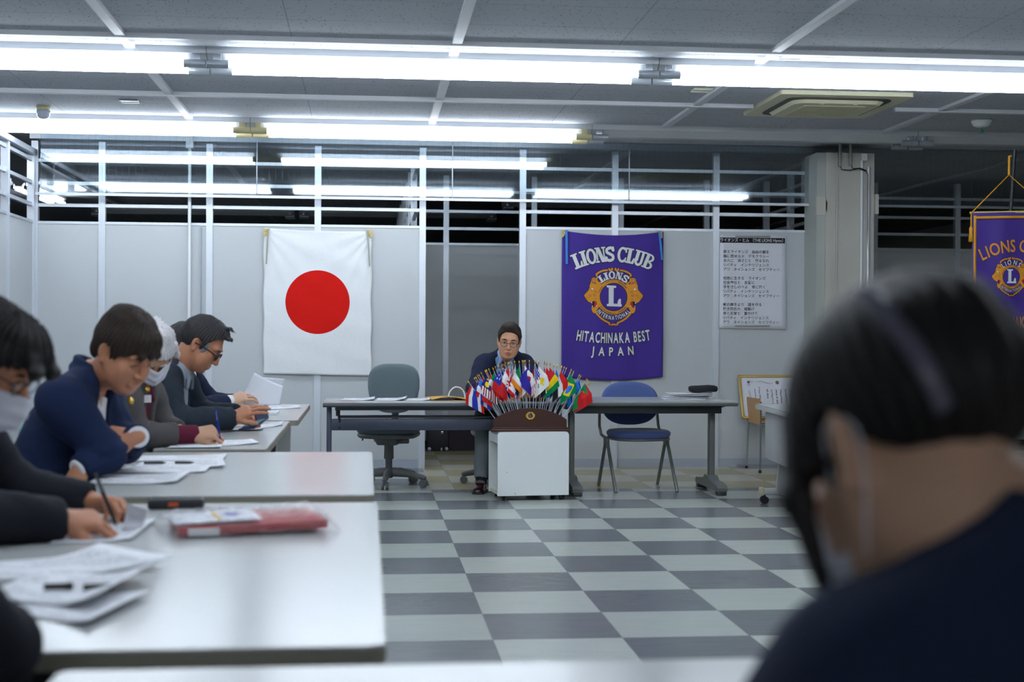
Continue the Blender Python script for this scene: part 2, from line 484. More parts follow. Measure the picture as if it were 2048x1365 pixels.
# ================================================================== CEILING FIXTURES
M_tube = emit('lit_fluorescent_tube', TUBE_COLOUR, TUBE_STRENGTH)
M_tube_off = mat('unlit_fluorescent_tube', (205, 208, 215), 0.25, var=0.01)
M_fix = mat('fixture_enamel', (190, 193, 197), 0.4, var=0.01)
M_sock = mat('chrome_socket', (178, 184, 192), 0.25, 0.45, var=0.03)
M_sock2 = mat('yellowed_socket', (206, 196, 150), 0.4, var=0.05)
FIX_L = 2.66
def make_light(name, label, lit, sock):
    t = thing(name, label, 'ceiling light', group=None)
    b = MB().box((0, 0, -0.02), (FIX_L-0.004, 0.25, 0.04))
    b.prism([(-0.115, -0.038), (0.115, -0.038), (0.045, -0.088), (-0.045, -0.088)], -FIX_L/2+0.002, FIX_L/2-0.002, 'x')
    b.build('housing', M_fix, t)
    for y, z in ((-0.115, -0.10), (0.115, -0.10)):
        if lit: MB().tube([(-FIX_L/2+0.12, y, z), (FIX_L/2-0.12, y, z)], 0.019, 10).build('tube', M_tube, t)
        for s in (-1, 1):
            g = MB().tube([(s*(FIX_L/2-0.004), y, z), (s*(FIX_L/2-0.128), y, z)], 0.025, 14)
            g.box((s*(FIX_L/2-0.06), y*0.93, z+0.04), (0.05, 0.012, 0.05), bev=0.004)
            g.build('socket', sock, t)
    return t
row_a, row_b = 8.49, 11.22
ROWS_NEAR = (5.76, 3.0, -4.9)  # rearmost row is added behind the camera to light the woman from behind
src = {}
def place_light(x, y, lit, sock, label, group):
    k = (lit, sock.name)
    if k not in src:
        o = make_light('fluorescent_light', label, lit, sock); src[k] = o
    else:
        o = copy_tree(src[k])
    o.location = (x, y, CEIL); o['label'] = label; o['group'] = group
    return o
ga = 'tube lights of the row nearer the camera'
place_light(-0.93-FIX_L/2, row_a, True, M_sock, 'lit twin tube ceiling light in the nearer row, left end, cut by the photo edge', ga)
place_light(-0.93+FIX_L/2, row_a, True, M_sock, 'lit twin tube ceiling light in the nearer row, the whole one between chrome sockets', ga)
place_light(1.73+FIX_L/2, row_a, True, M_sock, 'lit twin tube ceiling light in the nearer row, right, in front of the air conditioner', ga)
gb = 'tube lights of the row along the partition'
place_light(-0.90-FIX_L/2, row_b, True, M_sock2, 'lit twin tube ceiling light along the partition, above the left corner', gb)
place_light(-0.90+FIX_L/2, row_b, True, M_sock2, 'lit twin tube ceiling light along the partition, above the white flag with red disc', gb)
place_light(1.76+FIX_L/2, row_b, False, M_sock, 'switched-off twin tube ceiling light along the partition, above the purple banner', gb)
place_light(4.42+FIX_L/2, row_b, False, M_sock, 'switched-off twin tube ceiling light along the partition, right of the pillar', gb)
gc = 'tube lights over the meeting tables, above the photo'
for i, y in enumerate(ROWS_NEAR):
    for j, x in enumerate((-0.93-FIX_L/2, -0.93+FIX_L/2, 1.73+FIX_L/2)):
        place_light(x, y, True, M_sock, 'lit twin tube ceiling light out of view, over the tables or in the added rear row', gc)
# fixtures in the dark office behind the partition
gd = 'tube lights of the dark office behind the partition'
o = place_light(-3.75, 16.9, True, M_sock, 'small lit tube light seen through the left upper opening, running away from the viewer', gd); o.rotation_euler = (0, 0, PI/2)
o.scale = (0.8, 0.6, 1)
for x, y, l in ((-2.3, 19.4, 'switched-off white tube light behind the upper openings, left of the white flag'), (0.42, 19.4, 'switched-off white tube light behind the upper openings, above the white flag'), (3.0, 17.6, 'switched-off tube light behind the upper openings, above the purple banner')):
    place_light(x, y, False, M_sock, l, gd)

# air conditioner cassette
M_ivory = mat('aged_ivory_plastic', (203, 199, 168), 0.45, var=0.03, scale=5)
ac = thing('air_conditioner', 'ivory ceiling cassette air conditioner with rounded intake panel', 'air conditioner', (3.235, 9.85, CEIL))
MB().prism(rrect(0.93, 0.98, 0.02), -0.028, 0.0).build('frame', M_ivory, ac)
g = MB(); g.prism(rrect(0.74, 0.78, 0.10, 8), -0.034, -0.020).build('slot', M_dark, ac)
g = MB()
bm = bmesh.new()
vs = [bm.verts.new((x, y, -0.036)) for x, y in rrect(0.66, 0.70, 0.10, 8)]
f = bm.faces.new(vs); r = bmesh.ops.extrude_face_region(bm, geom=[f])
ev = [e for e in r['geom'] if isinstance(e, bmesh.types.BMVert)]
for v in ev: v.co = Vector((v.co.x*0.93, v.co.y*0.93, -0.058))
g.bm(bm).build('intake_panel', M_ivory, ac)
g = MB()
for k in range(18): g.box((0, -0.22+k*0.026, -0.0595), (0.44, 0.012, 0.003))
g.build('grille', mat('ivory_grille', (190, 186, 154), 0.5), ac)
for s in (-1, 1): MB().box((s*0.12, -0.295, -0.0585), (0.03, 0.012, 0.004)).build('latch', M_white, ac)

sd = thing('smoke_detector', 'round white smoke detector with green tag on the ceiling, far right', 'smoke detector', (4.67, 10.47, CEIL))
MB().lathe([(0.078, 0.0), (0.078, -0.012), (0.06, -0.045), (0.035, -0.055), (0.0, -0.056)]).build('body', M_white, sd)
MB().tube([(0, -0.01, -0.055), (0, -0.012, -0.075)], 0.0015, 6).lathe([(0.0, -0.105), (0.012, -0.097), (0.012, -0.085), (0.002, -0.073)], (0, -0.012, 0), 12).build('green_tag', mat('green_plastic', (20, 140, 90), 0.4), sd, label='small green plastic tag')
el = thing('emergency_lamp', 'small round emergency lamp with yellowed base and clear dome on left ceiling', 'lamp', (-2.37, 10.75, CEIL))
MB().lathe([(0.05, 0.0), (0.05, -0.028), (0.046, -0.032), (0.0, -0.032)]).build('base', M_sock2, el, label='yellowed round base')
MB().lathe([(0.05, -0.032), (0.05, -0.055), (0.043, -0.078), (0.025, -0.092), (0.0, -0.096)]).build('dome', mat('frosted_dome', (190, 200, 215), 0.12, var=0.0, spec=0.8), el)
for x, y, c, l in ((-1.695, 10.40, M_sock, 'small metal-edged plate on the ceiling beside the round emergency lamp'), (2.50, 8.22, M_white, 'small square white plate between the ceiling bar and the nearer tube row'), (2.24, 9.42, M_ivory, 'small square ivory plate beside the ceiling bar left of the air conditioner')):
    t = thing('ceiling_plate', l, 'plate', (x, y, CEIL))
    MB().box((0, 0, -0.004), (0.125, 0.10, 0.008), bev=0.003).build('cover', M_white, t)
    for q in (-1, 1): MB().box((0, q*0.05, -0.006), (0.13, 0.008, 0.012)).build('edge', c, t)
# ================================================================== FURNITURE
M_lam = mat('grey_laminate_top', (182, 184, 184), 0.2, var=0.015, scale=8, spec=0.3)
M_edge = mat('table_edge_beige', (140, 136, 122), 0.5, var=0.03)
M_legg = mat('table_leg_grey', (176, 178, 178), 0.45, var=0.02)
M_legd = mat('dark_steel_leg', (58, 62, 64), 0.4, 0.3, var=0.03)
M_gun = mat('grey_painted_steel', (116, 119, 116), 0.42, 0.25, var=0.03)
M_slate = mat('slate_blue_steel', (76, 82, 100), 0.4, 0.2, var=0.02)
M_slate_d = mat('slate_dark_edge', (66, 70, 78), 0.4, var=0.03)
M_cast = mat('grey_caster', (104, 107, 108), 0.45, var=0.03)
M_blk = mat('black_rubber', (20, 20, 22), 0.6, var=0.05)
M_chrome = mat('chrome', (200, 205, 210), 0.12, 1.0, var=0.0)

def meeting_table(label, x1, y0, y1, w, z=0.70, leg='dark', name='meeting_table'):
    """long table running away from the viewer; x1 is its right edge"""
    L = y1-y0
    t = thing(name, label, 'table', (x1-w/2, (y0+y1)/2, 0), 0, 'meeting tables on the left')
    MB().prism(rrect(w, L, 0.025, 4), z-0.028, z).build('tabletop', [M_lam], t)
    MB().prism(rrect(w+0.004, L+0.004, 0.027, 4), z-0.030, z-0.004).build('edge_band', M_edge, t)
    for s in (-1, 1):
        y = s*(L/2-0.16)
        if leg == 'panel':
            MB().box((w/2-0.17, y, 0.36), (0.11, 0.04, 0.62), bev=0.006).build('leg', M_legg, t)
            MB().box((-w/2+0.15, y, 0.36), (0.11, 0.04, 0.62), bev=0.006).build('leg', M_legg, t)
            MB().box((0, y, 0.035), (w-0.06, 0.07, 0.05), bev=0.012).build('foot', M_legg, t)
        else:
            for q in (-1, 1):
                MB().tube([(q*(w/2-0.07), y, z-0.03), (q*(w/2-0.12), y-0.02*s, 0.0)], 0.016, 8).build('leg', M_legd, t)
            MB().tube([(-w/2+0.09, y, 0.32), (w/2-0.09, y, 0.32)], 0.011, 8).build('stretcher', M_legd, t)
            MB().box((w/2-0.09, y-s*0.12, z-0.05), (0.03, 0.20, 0.03)).build('hinge', M_legd, t)
    return t
meeting_table('nearest grey-topped meeting table on the left, with the red bagged cloth on it', 0.03, 2.14, 3.95, 0.90)
meeting_table('second grey-topped meeting table, in front of the man with folded arms', 0.022, 4.13, 5.62, 0.88)
meeting_table('third grey-topped meeting table, where the man with a pen writes', -0.40, 5.76, 7.55, 0.445)
meeting_table('farthest grey-topped meeting table on the left, under the raised papers', -0.365, 7.64, 9.33, 0.445, leg='panel')
# the table right before the camera
t = thing('meeting_table', 'white-edged table at the bottom edge of the photo, right before the viewer', 'table', (0.415, 1.79, 0))
MB().prism(rrect(1.67, 0.45, 0.02, 4), 0.672, 0.70).build('tabletop', M_lam, t)
for sx in (-1, 1):
    for sy in (-1, 1): MB().tube([(sx*0.75, sy*0.17, 0.672), (sx*0.75, sy*0.19, 0.0)], 0.015, 8).build('leg', M_legd, t)

# ---- folding table, left half of the head row (slate edge, wide beam)
ft = thing('folding_table', 'flip-top table with dark slate edge and wide blue-grey beam, left of the flags', 'table', (0.565, 10.32, 0))
hw = 0.865
MB().box((0, 0, 0.676), (2*hw, 0.60, 0.012), bev=0.003).build('tabletop', M_lam, ft)
g = MB(); g.prism([(-0.30, 0.67), (-0.305, 0.655), (-0.29, 0.643), (0.29, 0.643), (0.305, 0.655), (0.30, 0.67)], -hw-0.003, hw+0.003, 'x'); g.build('edge_band', M_slate_d, ft)
MB().box((0.02, -0.18, 0.628), (2*hw-0.12, 0.05, 0.022)).build('top_frame', M_slate_d, ft)
MB().tube([(-hw+0.10, -0.12, 0.565), (hw-0.06, -0.12, 0.565)], 0.009, 8).box((0, 0.02, 0.56), (2*hw-0.2, 0.24, 0.008)).build('shelf', M_slate_d, ft)
MB().box((0.0, -0.10, 0.510), (2*hw-0.11, 0.035, 0.082), bev=0.004).build('beam', M_slate, ft)
for s in (-1, 1):
    MB().box((s*(hw-0.035), -0.05, 0.345), (0.035, 0.07, 0.60), bev=0.004).build('leg', M_slate, ft)
    f = MB().box((s*(hw-0.035), 0, 0.075), (0.045, 0.56, 0.04), bev=0.012).build('foot', M_slate_d, ft)
    for q in (-1, 1):
        MB().tube([(s*(hw-0.05), q*0.25, 0.028), (s*(hw-0.02), q*0.25, 0.028)], 0.028, 14).build('caster', M_blk, f)
    MB().tube([(s*(hw-0.10), -0.16, 0.64), (s*(hw-0.10), -0.16, 0.60), (s*(hw-0.11), -0.14, 0.545)], 0.008, 8).box((s*(hw-0.10), -0.15, 0.60), (0.03, 0.02, 0.05)).build('latch', M_dark, ft)
for z in (0.532, 0.488): MB().tube([(-hw+0.11, -0.12, z), (-hw+0.11, -0.112, z)], 0.007, 10).build('screw', M_dark, ft)

# ---- grey T-foot table, right half of the head row
rt = thing('office_table', 'grey T-foot table right of the flags, in front of the blue chair', 'table', (2.055, 10.40, 0))
hw = 0.618
MB().box((0, 0, 0.679), (2*hw-0.012, 0.685, 0.012)).build('tabletop', M_lam, rt)
g = MB(); g.prism([(-0.345, 0.683), (-0.352, 0.672), (-0.345, 0.655), (-0.33, 0.648), (0.345, 0.648), (0.352, 0.665), (0.345, 0.683)], -hw, hw, 'x'); g.build('edge_band', M_gun, rt)
MB().box((-0.01, -0.20, 0.618), (2*hw-0.16, 0.04, 0.058), bev=0.004).build('apron', M_legd, rt)
for s in (-1, 1):
    x = s*0.505 - (0.045 if s < 0 else 0)
    MB().box((x, 0.0, 0.33), (0.042, 0.07, 0.63), bev=0.006).box((x-0.008, -0.036, 0.33), (0.006, 0.004, 0.6)).build('leg', M_gun, rt)
    f = MB().prism([(-0.34, 0.030), (-0.35, 0.055), (-0.33, 0.072), (-0.10, 0.090), (-0.05, 0.12), (0.05, 0.12), (0.10, 0.09), (0.33, 0.072), (0.35, 0.05), (0.34, 0.03)], x-0.038, x+0.038, 'x').build('foot', M_gun, rt)
    for q in (-1, 1): MB().box((x, q*0.30, 0.017), (0.07, 0.08, 0.034), bev=0.008).build('glide', M_legd, f)
    MB().prism([(-0.02, 0.655), (0.12, 0.655), (0.12, 0.64), (0.02, 0.60), (-0.02, 0.60)] if s > 0 else [(0.02, 0.655), (-0.12, 0.655), (-0.12, 0.64), (-0.02, 0.60), (0.02, 0.60)], -0.03, 0.03, 'y', M=T3((x, 0, 0))).build('bracket', M_gun, rt)

# ---- rolling table on the right, seen along its length
wt = thing('rolling_table', 'grey rolling table with modesty panel and casters, right, partly behind the woman', 'table', (2.905, 8.75, 0), -0.08)
MB().prism(rrect(0.58, 1.76, 0.02, 4), 0.657, 0.688).build('tabletop', M_lam, wt)
MB().prism(rrect(0.586, 1.766, 0.022, 4), 0.655, 0.682).build('edge_band', M_legg, wt)
MB().box((-0.225, 0.02, 0.475), (0.016, 1.60, 0.32), bev=0.006).build('modesty_panel', M_legg, wt)
for s in (-1, 1):
    y = s*0.79
    MB().prism([(-0.16, 0.10), (-0.08, 0.10), (-0.03, 0.65), (-0.11, 0.65)], y-0.02, y+0.02, 'y').build('leg', M_legg, wt)
    yf = y+0.03*s
    f = MB().box((0.0, yf, 0.085), (0.52, 0.05, 0.045), bev=0.008).build('foot', M_legg, wt)
    MB().box((-0.255, yf, 0.085), (0.03, 0.055, 0.055), bev=0.005).build('foot_cap', mat('ivory_cap', (196, 190, 160), 0.4), f)
    for q in (-0.235, 0.235):
        c = MB().tube([(q, yf-0.026, 0.027), (q, yf-0.006, 0.027)], 0.027, 14).tube([(q, yf+0.006, 0.027), (q, yf+0.026, 0.027)], 0.027, 14)
        c.tube([(q, yf, 0.03), (q, yf, 0.07)], 0.009, 8).build('caster', M_blk, f)

# ---- swivel chair
def cushion(w, d, h, cx, cy, cz, n=18, round_=0.42, dish=0.0):
    """puffy pad with a super-ellipse outline, lying in XY"""
    def outline(t, k):
        c, s = math.cos(t), math.sin(t); e = 2/(2+round_*4)
        return (k*w/2*math.copysign(abs(c)**e, c), k*d/2*math.copysign(abs(s)**e, s))
    vs = []; fs = []; m = 4*n
    prof = [(0.0, 1.0), (0.5, 0.98), (0.8, 0.92), (0.93, 0.75), (0.99, 0.4), (1.0, 0.0), (0.97, -0.55), (0.90, -0.9), (0.80, -1.0), (0.0, -1.0)]
    for k, zz in prof:
        for j in range(m):
            x, y = outline(2*PI*j/m, max(k, 1e-4)); z = zz*h/2
            if zz > 0: z -= dish*(1-k*k)
            vs.append((cx+x, cy+y, cz+z))
    for i in range(len(prof)-1):
        for j in range(m): fs.append((i*m+j, i*m+(j+1) % m, (i+1)*m+(j+1) % m, (i+1)*m+j))
    return vs, fs
M_gfab = mat('grey_teal_fabric', (96, 110, 116), 0.9, var=0.05, scale=300, bump=0.15, bscale=500, sheen=0.2)
M_bfab = mat('blue_fabric', (76, 94, 148), 0.9, var=0.06, scale=300, bump=0.15, bscale=500, sheen=0.2)
M_tfab = mat('sea_green_fabric', (96, 150, 140), 0.85, var=0.05, scale=300, sheen=0.2)
M_gplas = mat('chair_grey_plastic', (102, 104, 104), 0.5, var=0.03)
def swivel_chair(label, loc, rz, rot=0.3):
    t = thing('swivel_chair', label, 'chair', loc, rz, 'grey swivel chairs at the head row')
    vs, fs = cushion(0.47, 0.45, 0.075, 0, 0, 0.435, dish=0.008)
    MB().add(vs, fs, True).build('seat', M_gfab, t)
    vs, fs = cushion(0.46, 0.44, 0.05, 0, 0, 0.392)
    MB().add(vs, fs, True).build('seat_shell', M_gplas, t)
    vs, fs = cushion(0.405, 0.385, 0.075, 0, 0, 0, round_=0.28)
    # backrest, front towards -Y
    M = T3((0, 0.235, 0.735)) @ Matrix.Rotation(PI/2-0.10, 4, 'X')
    b = MB()
    sh = []
    for x, y, z in vs:
        k = y/0.19
        x2 = x*(1.0-0.16*max(0, -k)+0.03*max(0, k)); z2 = z+(x*x)*0.55
        sh.append((x2, y, z2))
    b.add(sh, fs, True, M).build('backrest', M_gfab, t)
    MB().tube([(0, 0.20, 0.38), (0, 0.28, 0.40), (0, 0.295, 0.50), (0, 0.285, 0.66)], [0.03, 0.03, 0.028, 0.03], 10, flat=0.7).build('back_support', M_gplas, t)
    MB().lathe([(0.03, 0.06), (0.035, 0.10), (0.026, 0.12), (0.026, 0.20), (0.038, 0.21), (0.036, 0.31), (0.055, 0.32), (0.11, 0.335), (0.13, 0.375)], (0, 0, 0), 20).build('column', M_gplas, t)
    MB().box((0.0, 0.0, 0.345), (0.17, 0.22, 0.06), bev=0.02).tube([(0.05, -0.05, 0.345), (0.16, -0.06, 0.35)], 0.022, 10).build('mechanism', M_gplas, t)
    MB().tube([(-0.12, -0.02, 0.37), (-0.19, -0.03, 0.375), (-0.20, -0.03, 0.345)], 0.007, 8).build('lever', M_dark, t)
    for k in range(5):
        a = rot+k*2*PI/5
        d = Vector((math.cos(a), math.sin(a), 0))
        l = MB().tube([d*0.02+Vector((0, 0, 0.105)), d*0.15+Vector((0, 0, 0.098)), d*0.28+Vector((0, 0, 0.075)), d*0.30+Vector((0, 0, 0.066))], [0.034, 0.028, 0.021, 0.017], 10).build('base_leg', M_gplas, t)
        e = d*0.285; n = Vector((-d.y, d.x, 0))
        c = MB()
        for s in (-1, 1):
            c.tube([e+n*s*0.008+Vector((0, 0, 0.029)), e+n*s*0.026+Vector((0, 0, 0.029))], 0.029, 16)
        c.tube([e+Vector((0, 0, 0.03)), e+Vector((0, 0, 0.07))], 0.012, 8).build('caster', M_cast, l)
    return t
swivel_chair('empty grey swivel chair behind the slate table, left of the speaker', (0.172, 10.88, 0), -0.18, rot=-0.25)
swivel_chair('grey swivel chair under the speaking man, only its castered base showing', (1.04, 11.02, 0), 0.0, rot=0.62)

# ---- stacking chairs
def stack_chair(label, loc, rz, fab, group=None, name='stacking_chair'):
    """seat and oval back on a tubular frame with legs in an upside-down V; front is -Y"""
    t = thing(name, label, 'chair', loc, rz, group)
    vs, fs = cushion(0.47, 0.45, 0.07, 0, -0.02, 0.42, round_=0.12, dish=0.008)
    MB().add(vs, fs, True, T3((0, 0, 0), rx=0.0)).build('seat', fab, t)
    vs, fs = cushion(0.465, 0.445, 0.024, 0, -0.02, 0.383, round_=0.12)
    MB().add(vs, fs, True).build('seat_shell', M_gun, t)
    vs, fs = cushion(0.455, 0.335, 0.05, 0, 0, 0, round_=0.12)
    M = T3((0, 0.235, 0.635)) @ Matrix.Rotation(PI/2-0.16, 4, 'X')
    MB().add([(x, y, z+x*x*0.5) for x, y, z in vs], fs, True, M).build('backrest', fab, t)
    for s in (-1, 1):
        x = s*0.235
        MB().tube([(x, 0.02, 0.375), (x*1.0, -0.24, 0.0)], 0.0125, 10).build('leg', M_gun, t)
        MB().tube([(x, 0.04, 0.375), (x*1.0, 0.25, 0.0)], 0.0125, 10).build('leg', M_gun, t)
        MB().box((x, 0.03, 0.36), (0.03, 0.08, 0.06), bev=0.01).box((x*0.85, 0.03, 0.385), (0.10, 0.05, 0.02)).build('bracket', M_gun, t)
        MB().tube([(x, 0.05, 0.38), (x, 0.18, 0.40), (x, 0.235, 0.46), (x*0.97, 0.265, 0.62)], 0.011, 10).build('back_upright', M_gun, t)
    return t
stack_chair('blue-upholstered stacking chair behind the grey table', (2.035, 10.565, 0), 0.10, M_bfab)
gs = 'stacking chairs of the people along the left tables'
for (x, y, rz, l) in ((-1.19, 4.82, PI/2, 'sea-green stacking chair under the man in the navy jacket with folded arms'),
                      (-1.20, 3.30, PI/2, 'sea-green stacking chair under the masked person at the left edge'),
                      (-1.13, 6.05, PI/2, 'sea-green stacking chair under the white-haired masked man'),
                      (-1.15, 6.93, PI/2, 'sea-green stacking chair under the man in glasses holding a booklet'),
                      (-1.22, 8.05, PI/2, 'sea-green stacking chair under the person with raised papers'),
                      (-0.88, 2.02, PI/2, 'sea-green stacking chair under the dark sleeve at the lower left')):
    stack_chair(l, (x, y, 0), rz, M_tfab, gs)
stack_chair('stacking chair under the woman in the right foreground', (0.60, 0.92, 0), PI-0.5, M_tfab)

# ---- low plywood chair carrying the framed certificate
M_ply = mat('birch_plywood', (178, 138, 92), 0.5, var=0.08, scale=10, stretch=(1, 1, 8))
pc = thing('plywood_chair', 'low plywood-backed chair with steel legs by the wall, behind the rolling table', 'chair', (3.50, 11.93, 0))
MB().box((-0.195, 0, 0.515), (0.014, 0.40, 0.22), bev=0.006).build('backrest', M_ply, pc)
MB().box((0, 0, 0.425), (0.40, 0.40, 0.014), bev=0.005).build('seat', M_ply, pc)
for sx in (-1, 1):
    for sy in (-1, 1):
        l = MB().tube([(sx*0.185, sy*0.19, 0.42 if sx > 0 else 0.60), (sx*0.185, sy*0.195, 0.40), (sx*0.195, sy*0.215, 0.02)], 0.010, 8).build('leg', M_chrome, pc)
        MB().tube([(sx*0.195, sy*0.215, 0.022), (sx*0.195, sy*0.215, 0.0)], 0.013, 8).build('rubber_foot', M_blk, l)
MB().tube([(-0.185, -0.19, 0.405), (0.185, -0.19, 0.405), (0.185, 0.19, 0.405), (-0.185, 0.19, 0.405)], 0.009, 8, closed=True).build('seat_frame', M_chrome, pc)

# ---- white cart under the flags
M_cart = mat('white_cart_board', (226, 230, 230), 0.35, var=0.015, scale=4)
M_cartin = mat('cream_cart_inside', (222, 222, 208), 0.45, var=0.02)
ct = thing('storage_cart', 'white box cart with an open left side on small casters, under the flag stand', 'cart', (1.145, 10.025, 0), 0.11)
cw, cd = 0.51, 0.31
front = [(-cw/2, 0.035), (cw/2, 0.035)]+[(cw/2-0.025+0.025*math.cos(a), 0.455+0.025*math.sin(a)) for a in (0, PI/8, PI/4, 3*PI/8, PI/2)]+[(-cw/2+0.025+0.025*math.cos(a), 0.455+0.025*math.sin(a)) for a in (PI/2, 5*PI/8, 3*PI/4, 7*PI/8, PI)]
MB().prism(front, -cd/2-0.009, -cd/2+0.009, 'y').build('front_panel', M_cart, ct)
MB().prism(front, cd/2-0.009, cd/2+0.009, 'y').build('back_panel', M_cart, ct)
MB().box((cw/2-0.012, 0, 0.25), (0.018, cd-0.02, 0.42)).build('side_panel', M_cart, ct)
MB().box((0, 0, 0.468), (cw-0.03, cd-0.018, 0.018)).build('top_panel', M_cart, ct)
MB().box((-cw/2+0.012, 0, 0.43), (0.016, cd-0.018, 0.062)).build('top_rail', M_cart, ct)
MB().box((0, 0, 0.052), (cw-0.012, cd-0.018, 0.022)).build('bottom_panel', M_cartin, ct)
MB().box((0.03, 0, 0.25), (0.012, cd-0.02, 0.38)).build('inner_board', M_cartin, ct)
for sx in (-1, 1):
    for sy in (-1, 1):
        c = MB().tube([(sx*(cw/2-0.05)-0.009, sy*(cd/2-0.03), 0.015), (sx*(cw/2-0.05)+0.009, sy*(cd/2-0.03), 0.015)], 0.015, 12)
        c.box((sx*(cw/2-0.05), sy*(cd/2-0.03), 0.032), (0.03, 0.025, 0.012)).build('caster', M_blk, ct)
M_stain = mat('tea_stain', (196, 180, 140), 0.5, var=0.1)
for x, z, r in ((-0.19, 0.20, 0.005), (-0.245, 0.14, 0.003), (-0.13, 0.05, 0.006), (0.04, 0.26, 0.0018)):
    MB().prism([(x+r*math.cos(a)*0.7, z+r*math.sin(a)*1.3) for a in [k*PI/5 for k in range(10)]], -cd/2-0.0095, -cd/2-0.008, 'y').build('stain', M_stain, ct)

# ---- cases in the recess
M_case = mat('black_case_vinyl', (30, 32, 38), 0.5, var=0.05, bump=0.2, bscale=200)
M_case2 = mat('aubergine_case_fabric', (52, 42, 52), 0.75, var=0.06, bump=0.2, bscale=250)
sx = thing('hard_case', 'black hard case with silver latch and corners, in the opening behind the table', 'case', (0.70, 14.15, 0))
MB().box((0.005, 0, 0.125), (0.215, 0.22, 0.25), bev=0.008).build('shell', M_case, sx)
MB().box((0.045, -0.111, 0.13), (0.004, 0.004, 0.24)).build('seam', M_dark, sx)
MB().box((0.045, -0.115, 0.185), (0.03, 0.012, 0.022), bev=0.003).box((0.045, -0.12, 0.178), (0.014, 0.012, 0.02)).build('latch', M_chrome, sx)
for x in (-0.08, 0.09): MB().lathe([(0.0, -0.012), (0.018, -0.01), (0.018, 0.01), (0.0, 0.012)], (0, 0, 0), 10, M=T3((x, -0.11, 0.022), rx=PI/2)).build('corner_guard', M_alu, sx)
MB().box((0.04, -0.112, 0.018), (0.012, 0.012, 0.028)).build('hinge', M_alu, sx)
sx = thing('soft_case', 'dark aubergine soft-sided case with rounded corners, beside the black hard case', 'case', (0.95, 14.17, 0))
MB(T3((0, 0, 0))).prism(rrect(0.27, 0.235, 0.035, 6, 0, 0.122), -0.08, 0.08, 'y').build('body', M_case2, sx)
MB().tube([(x, -0.082, z) for x, z in rrect(0.268, 0.233, 0.035, 6, 0, 0.122)], 0.005, 6, closed=True).build('piping', M_case, sx)

# ---- stray shoe of someone beyond the woman
M_shoe = mat('black_shoe_leather', (26, 26, 29), 0.35, var=0.05)
def shoe_parts(parent, M, leather, sole=M_blk, body_name='upper'):
    """slip-on shoe, toe towards -Y of M"""
    prof = [(-0.145, 0.0, 0.018), (-0.14, 0.030, 0.034), (-0.11, 0.043, 0.048), (-0.06, 0.047, 0.062), (-0.01, 0.040, 0.082), (0.05, 0.034, 0.085), (0.10, 0.034, 0.080), (0.125, 0.025, 0.07), (0.135, 0.0, 0.05)]
    vs = []; fs = []; n = 12
    for y, w, h in prof:
        for j in range(n):
            a = PI*j/(n-1); vs.append((-max(w, 0.002)*math.cos(a), y, 0.014+max(h-0.014, 0.004)*math.sin(a)**0.7))
    for i in range(len(prof)-1):
        for j in range(n-1): fs.append((i*n+j, i*n+j+1, (i+1)*n+j+1, (i+1)*n+j))
    MB(M).add(vs, fs, True).build(body_name, leather, parent)
    out = [(-max(w, 0.012)*1.08, y) for y, w, h in prof]+[(max(w, 0.012)*1.08, y) for y, w, h in reversed(prof)]
    MB(M).prism(out, 0.0, 0.016).build('sole', sole, parent)
    MB(M).prism([(-0.032, 0.0), (0.032, 0.0), (0.034, 0.014), (0, 0.024), (-0.034, 0.014)], -0.018, 0.014, 'y', M=T3((0, -0.02, 0.066), rx=-0.35)).build('saddle', leather, parent)
t = thing('shoe', 'black shoe on the tiles beside the rolling table, right before the woman', 'shoe', (2.93, 9.20, 0), PI/2*1.0-PI)
shoe_parts(t, Matrix(), M_shoe)
# ================================================================== BANNERS, FLAGS, POSTERS
GREY_T = (222, 224, 226); GOLD = (214, 140, 18)
M_purple = mat('purple_cotton', (62, 38, 138), 0.85, var=0.05, scale=40, bump=0.1, bscale=700, sheen=0.15)
M_letter = mat('silver_white_print', (214, 216, 218), 0.7, var=0.02)
M_ink = mat('black_outline_print', (16, 12, 24), 0.8, var=0.0)
M_gold = mat('orange_gold_print', GOLD, 0.7, var=0.04, scale=200)
M_brown = mat('brown_shade_print', (138, 92, 66), 0.7, var=0.05)
M_redp = mat('red_print', (190, 30, 34), 0.75, var=0.02)
M_whitep = mat('white_print', (232, 232, 232), 0.75, var=0.0)

class Art:
    """flat print: pieces in banner coordinates, later laid on the cloth"""
    def __init__(s): s.layers = []
    def put(s, layer, vs, fs): s.layers.append((layer, vs, fs))
def rect(x0, y0, x1, y1): return ([(x0, y0), (x1, y0), (x1, y1), (x0, y1)], [(0, 1, 2, 3)])
def poly(pts): return (list(pts), [tuple(range(len(pts)))])
def ring(cx, cy, rx0, ry0, rx1, ry1, a0=0, a1=2*PI, n=40):
    vs = []; fs = []
    for i in range(n+1):
        a = a0+(a1-a0)*i/n
        vs += [(cx+rx0*math.cos(a), cy+ry0*math.sin(a)), (cx+rx1*math.cos(a), cy+ry1*math.sin(a))]
    for i in range(n): fs.append((2*i, 2*i+1, 2*i+3, 2*i+2))
    return vs, fs
def stroke(pts, w, cap=True):
    """line of width w with round ends"""
    P = [Vector((p[0], p[1])) for p in pts]; vs = []; fs = []
    for i, p in enumerate(P):
        d = P[min(i+1, len(P)-1)]-P[max(i-1, 0)]
        d = d.normalized() if d.length > 1e-9 else Vector((1, 0)); n = Vector((-d.y, d.x))
        vs += [tuple(p+n*w/2), tuple(p-n*w/2)]
    for i in range(len(P)-1): fs.append((2*i, 2*i+1, 2*i+3, 2*i+2))
    if cap:
        for p in (P[0], P[-1]):
            o = len(vs); vs += [(p.x+w/2*math.cos(k*PI/5), p.y+w/2*math.sin(k*PI/5)) for k in range(10)]; fs.append(tuple(range(o, o+10)))
    return vs, fs
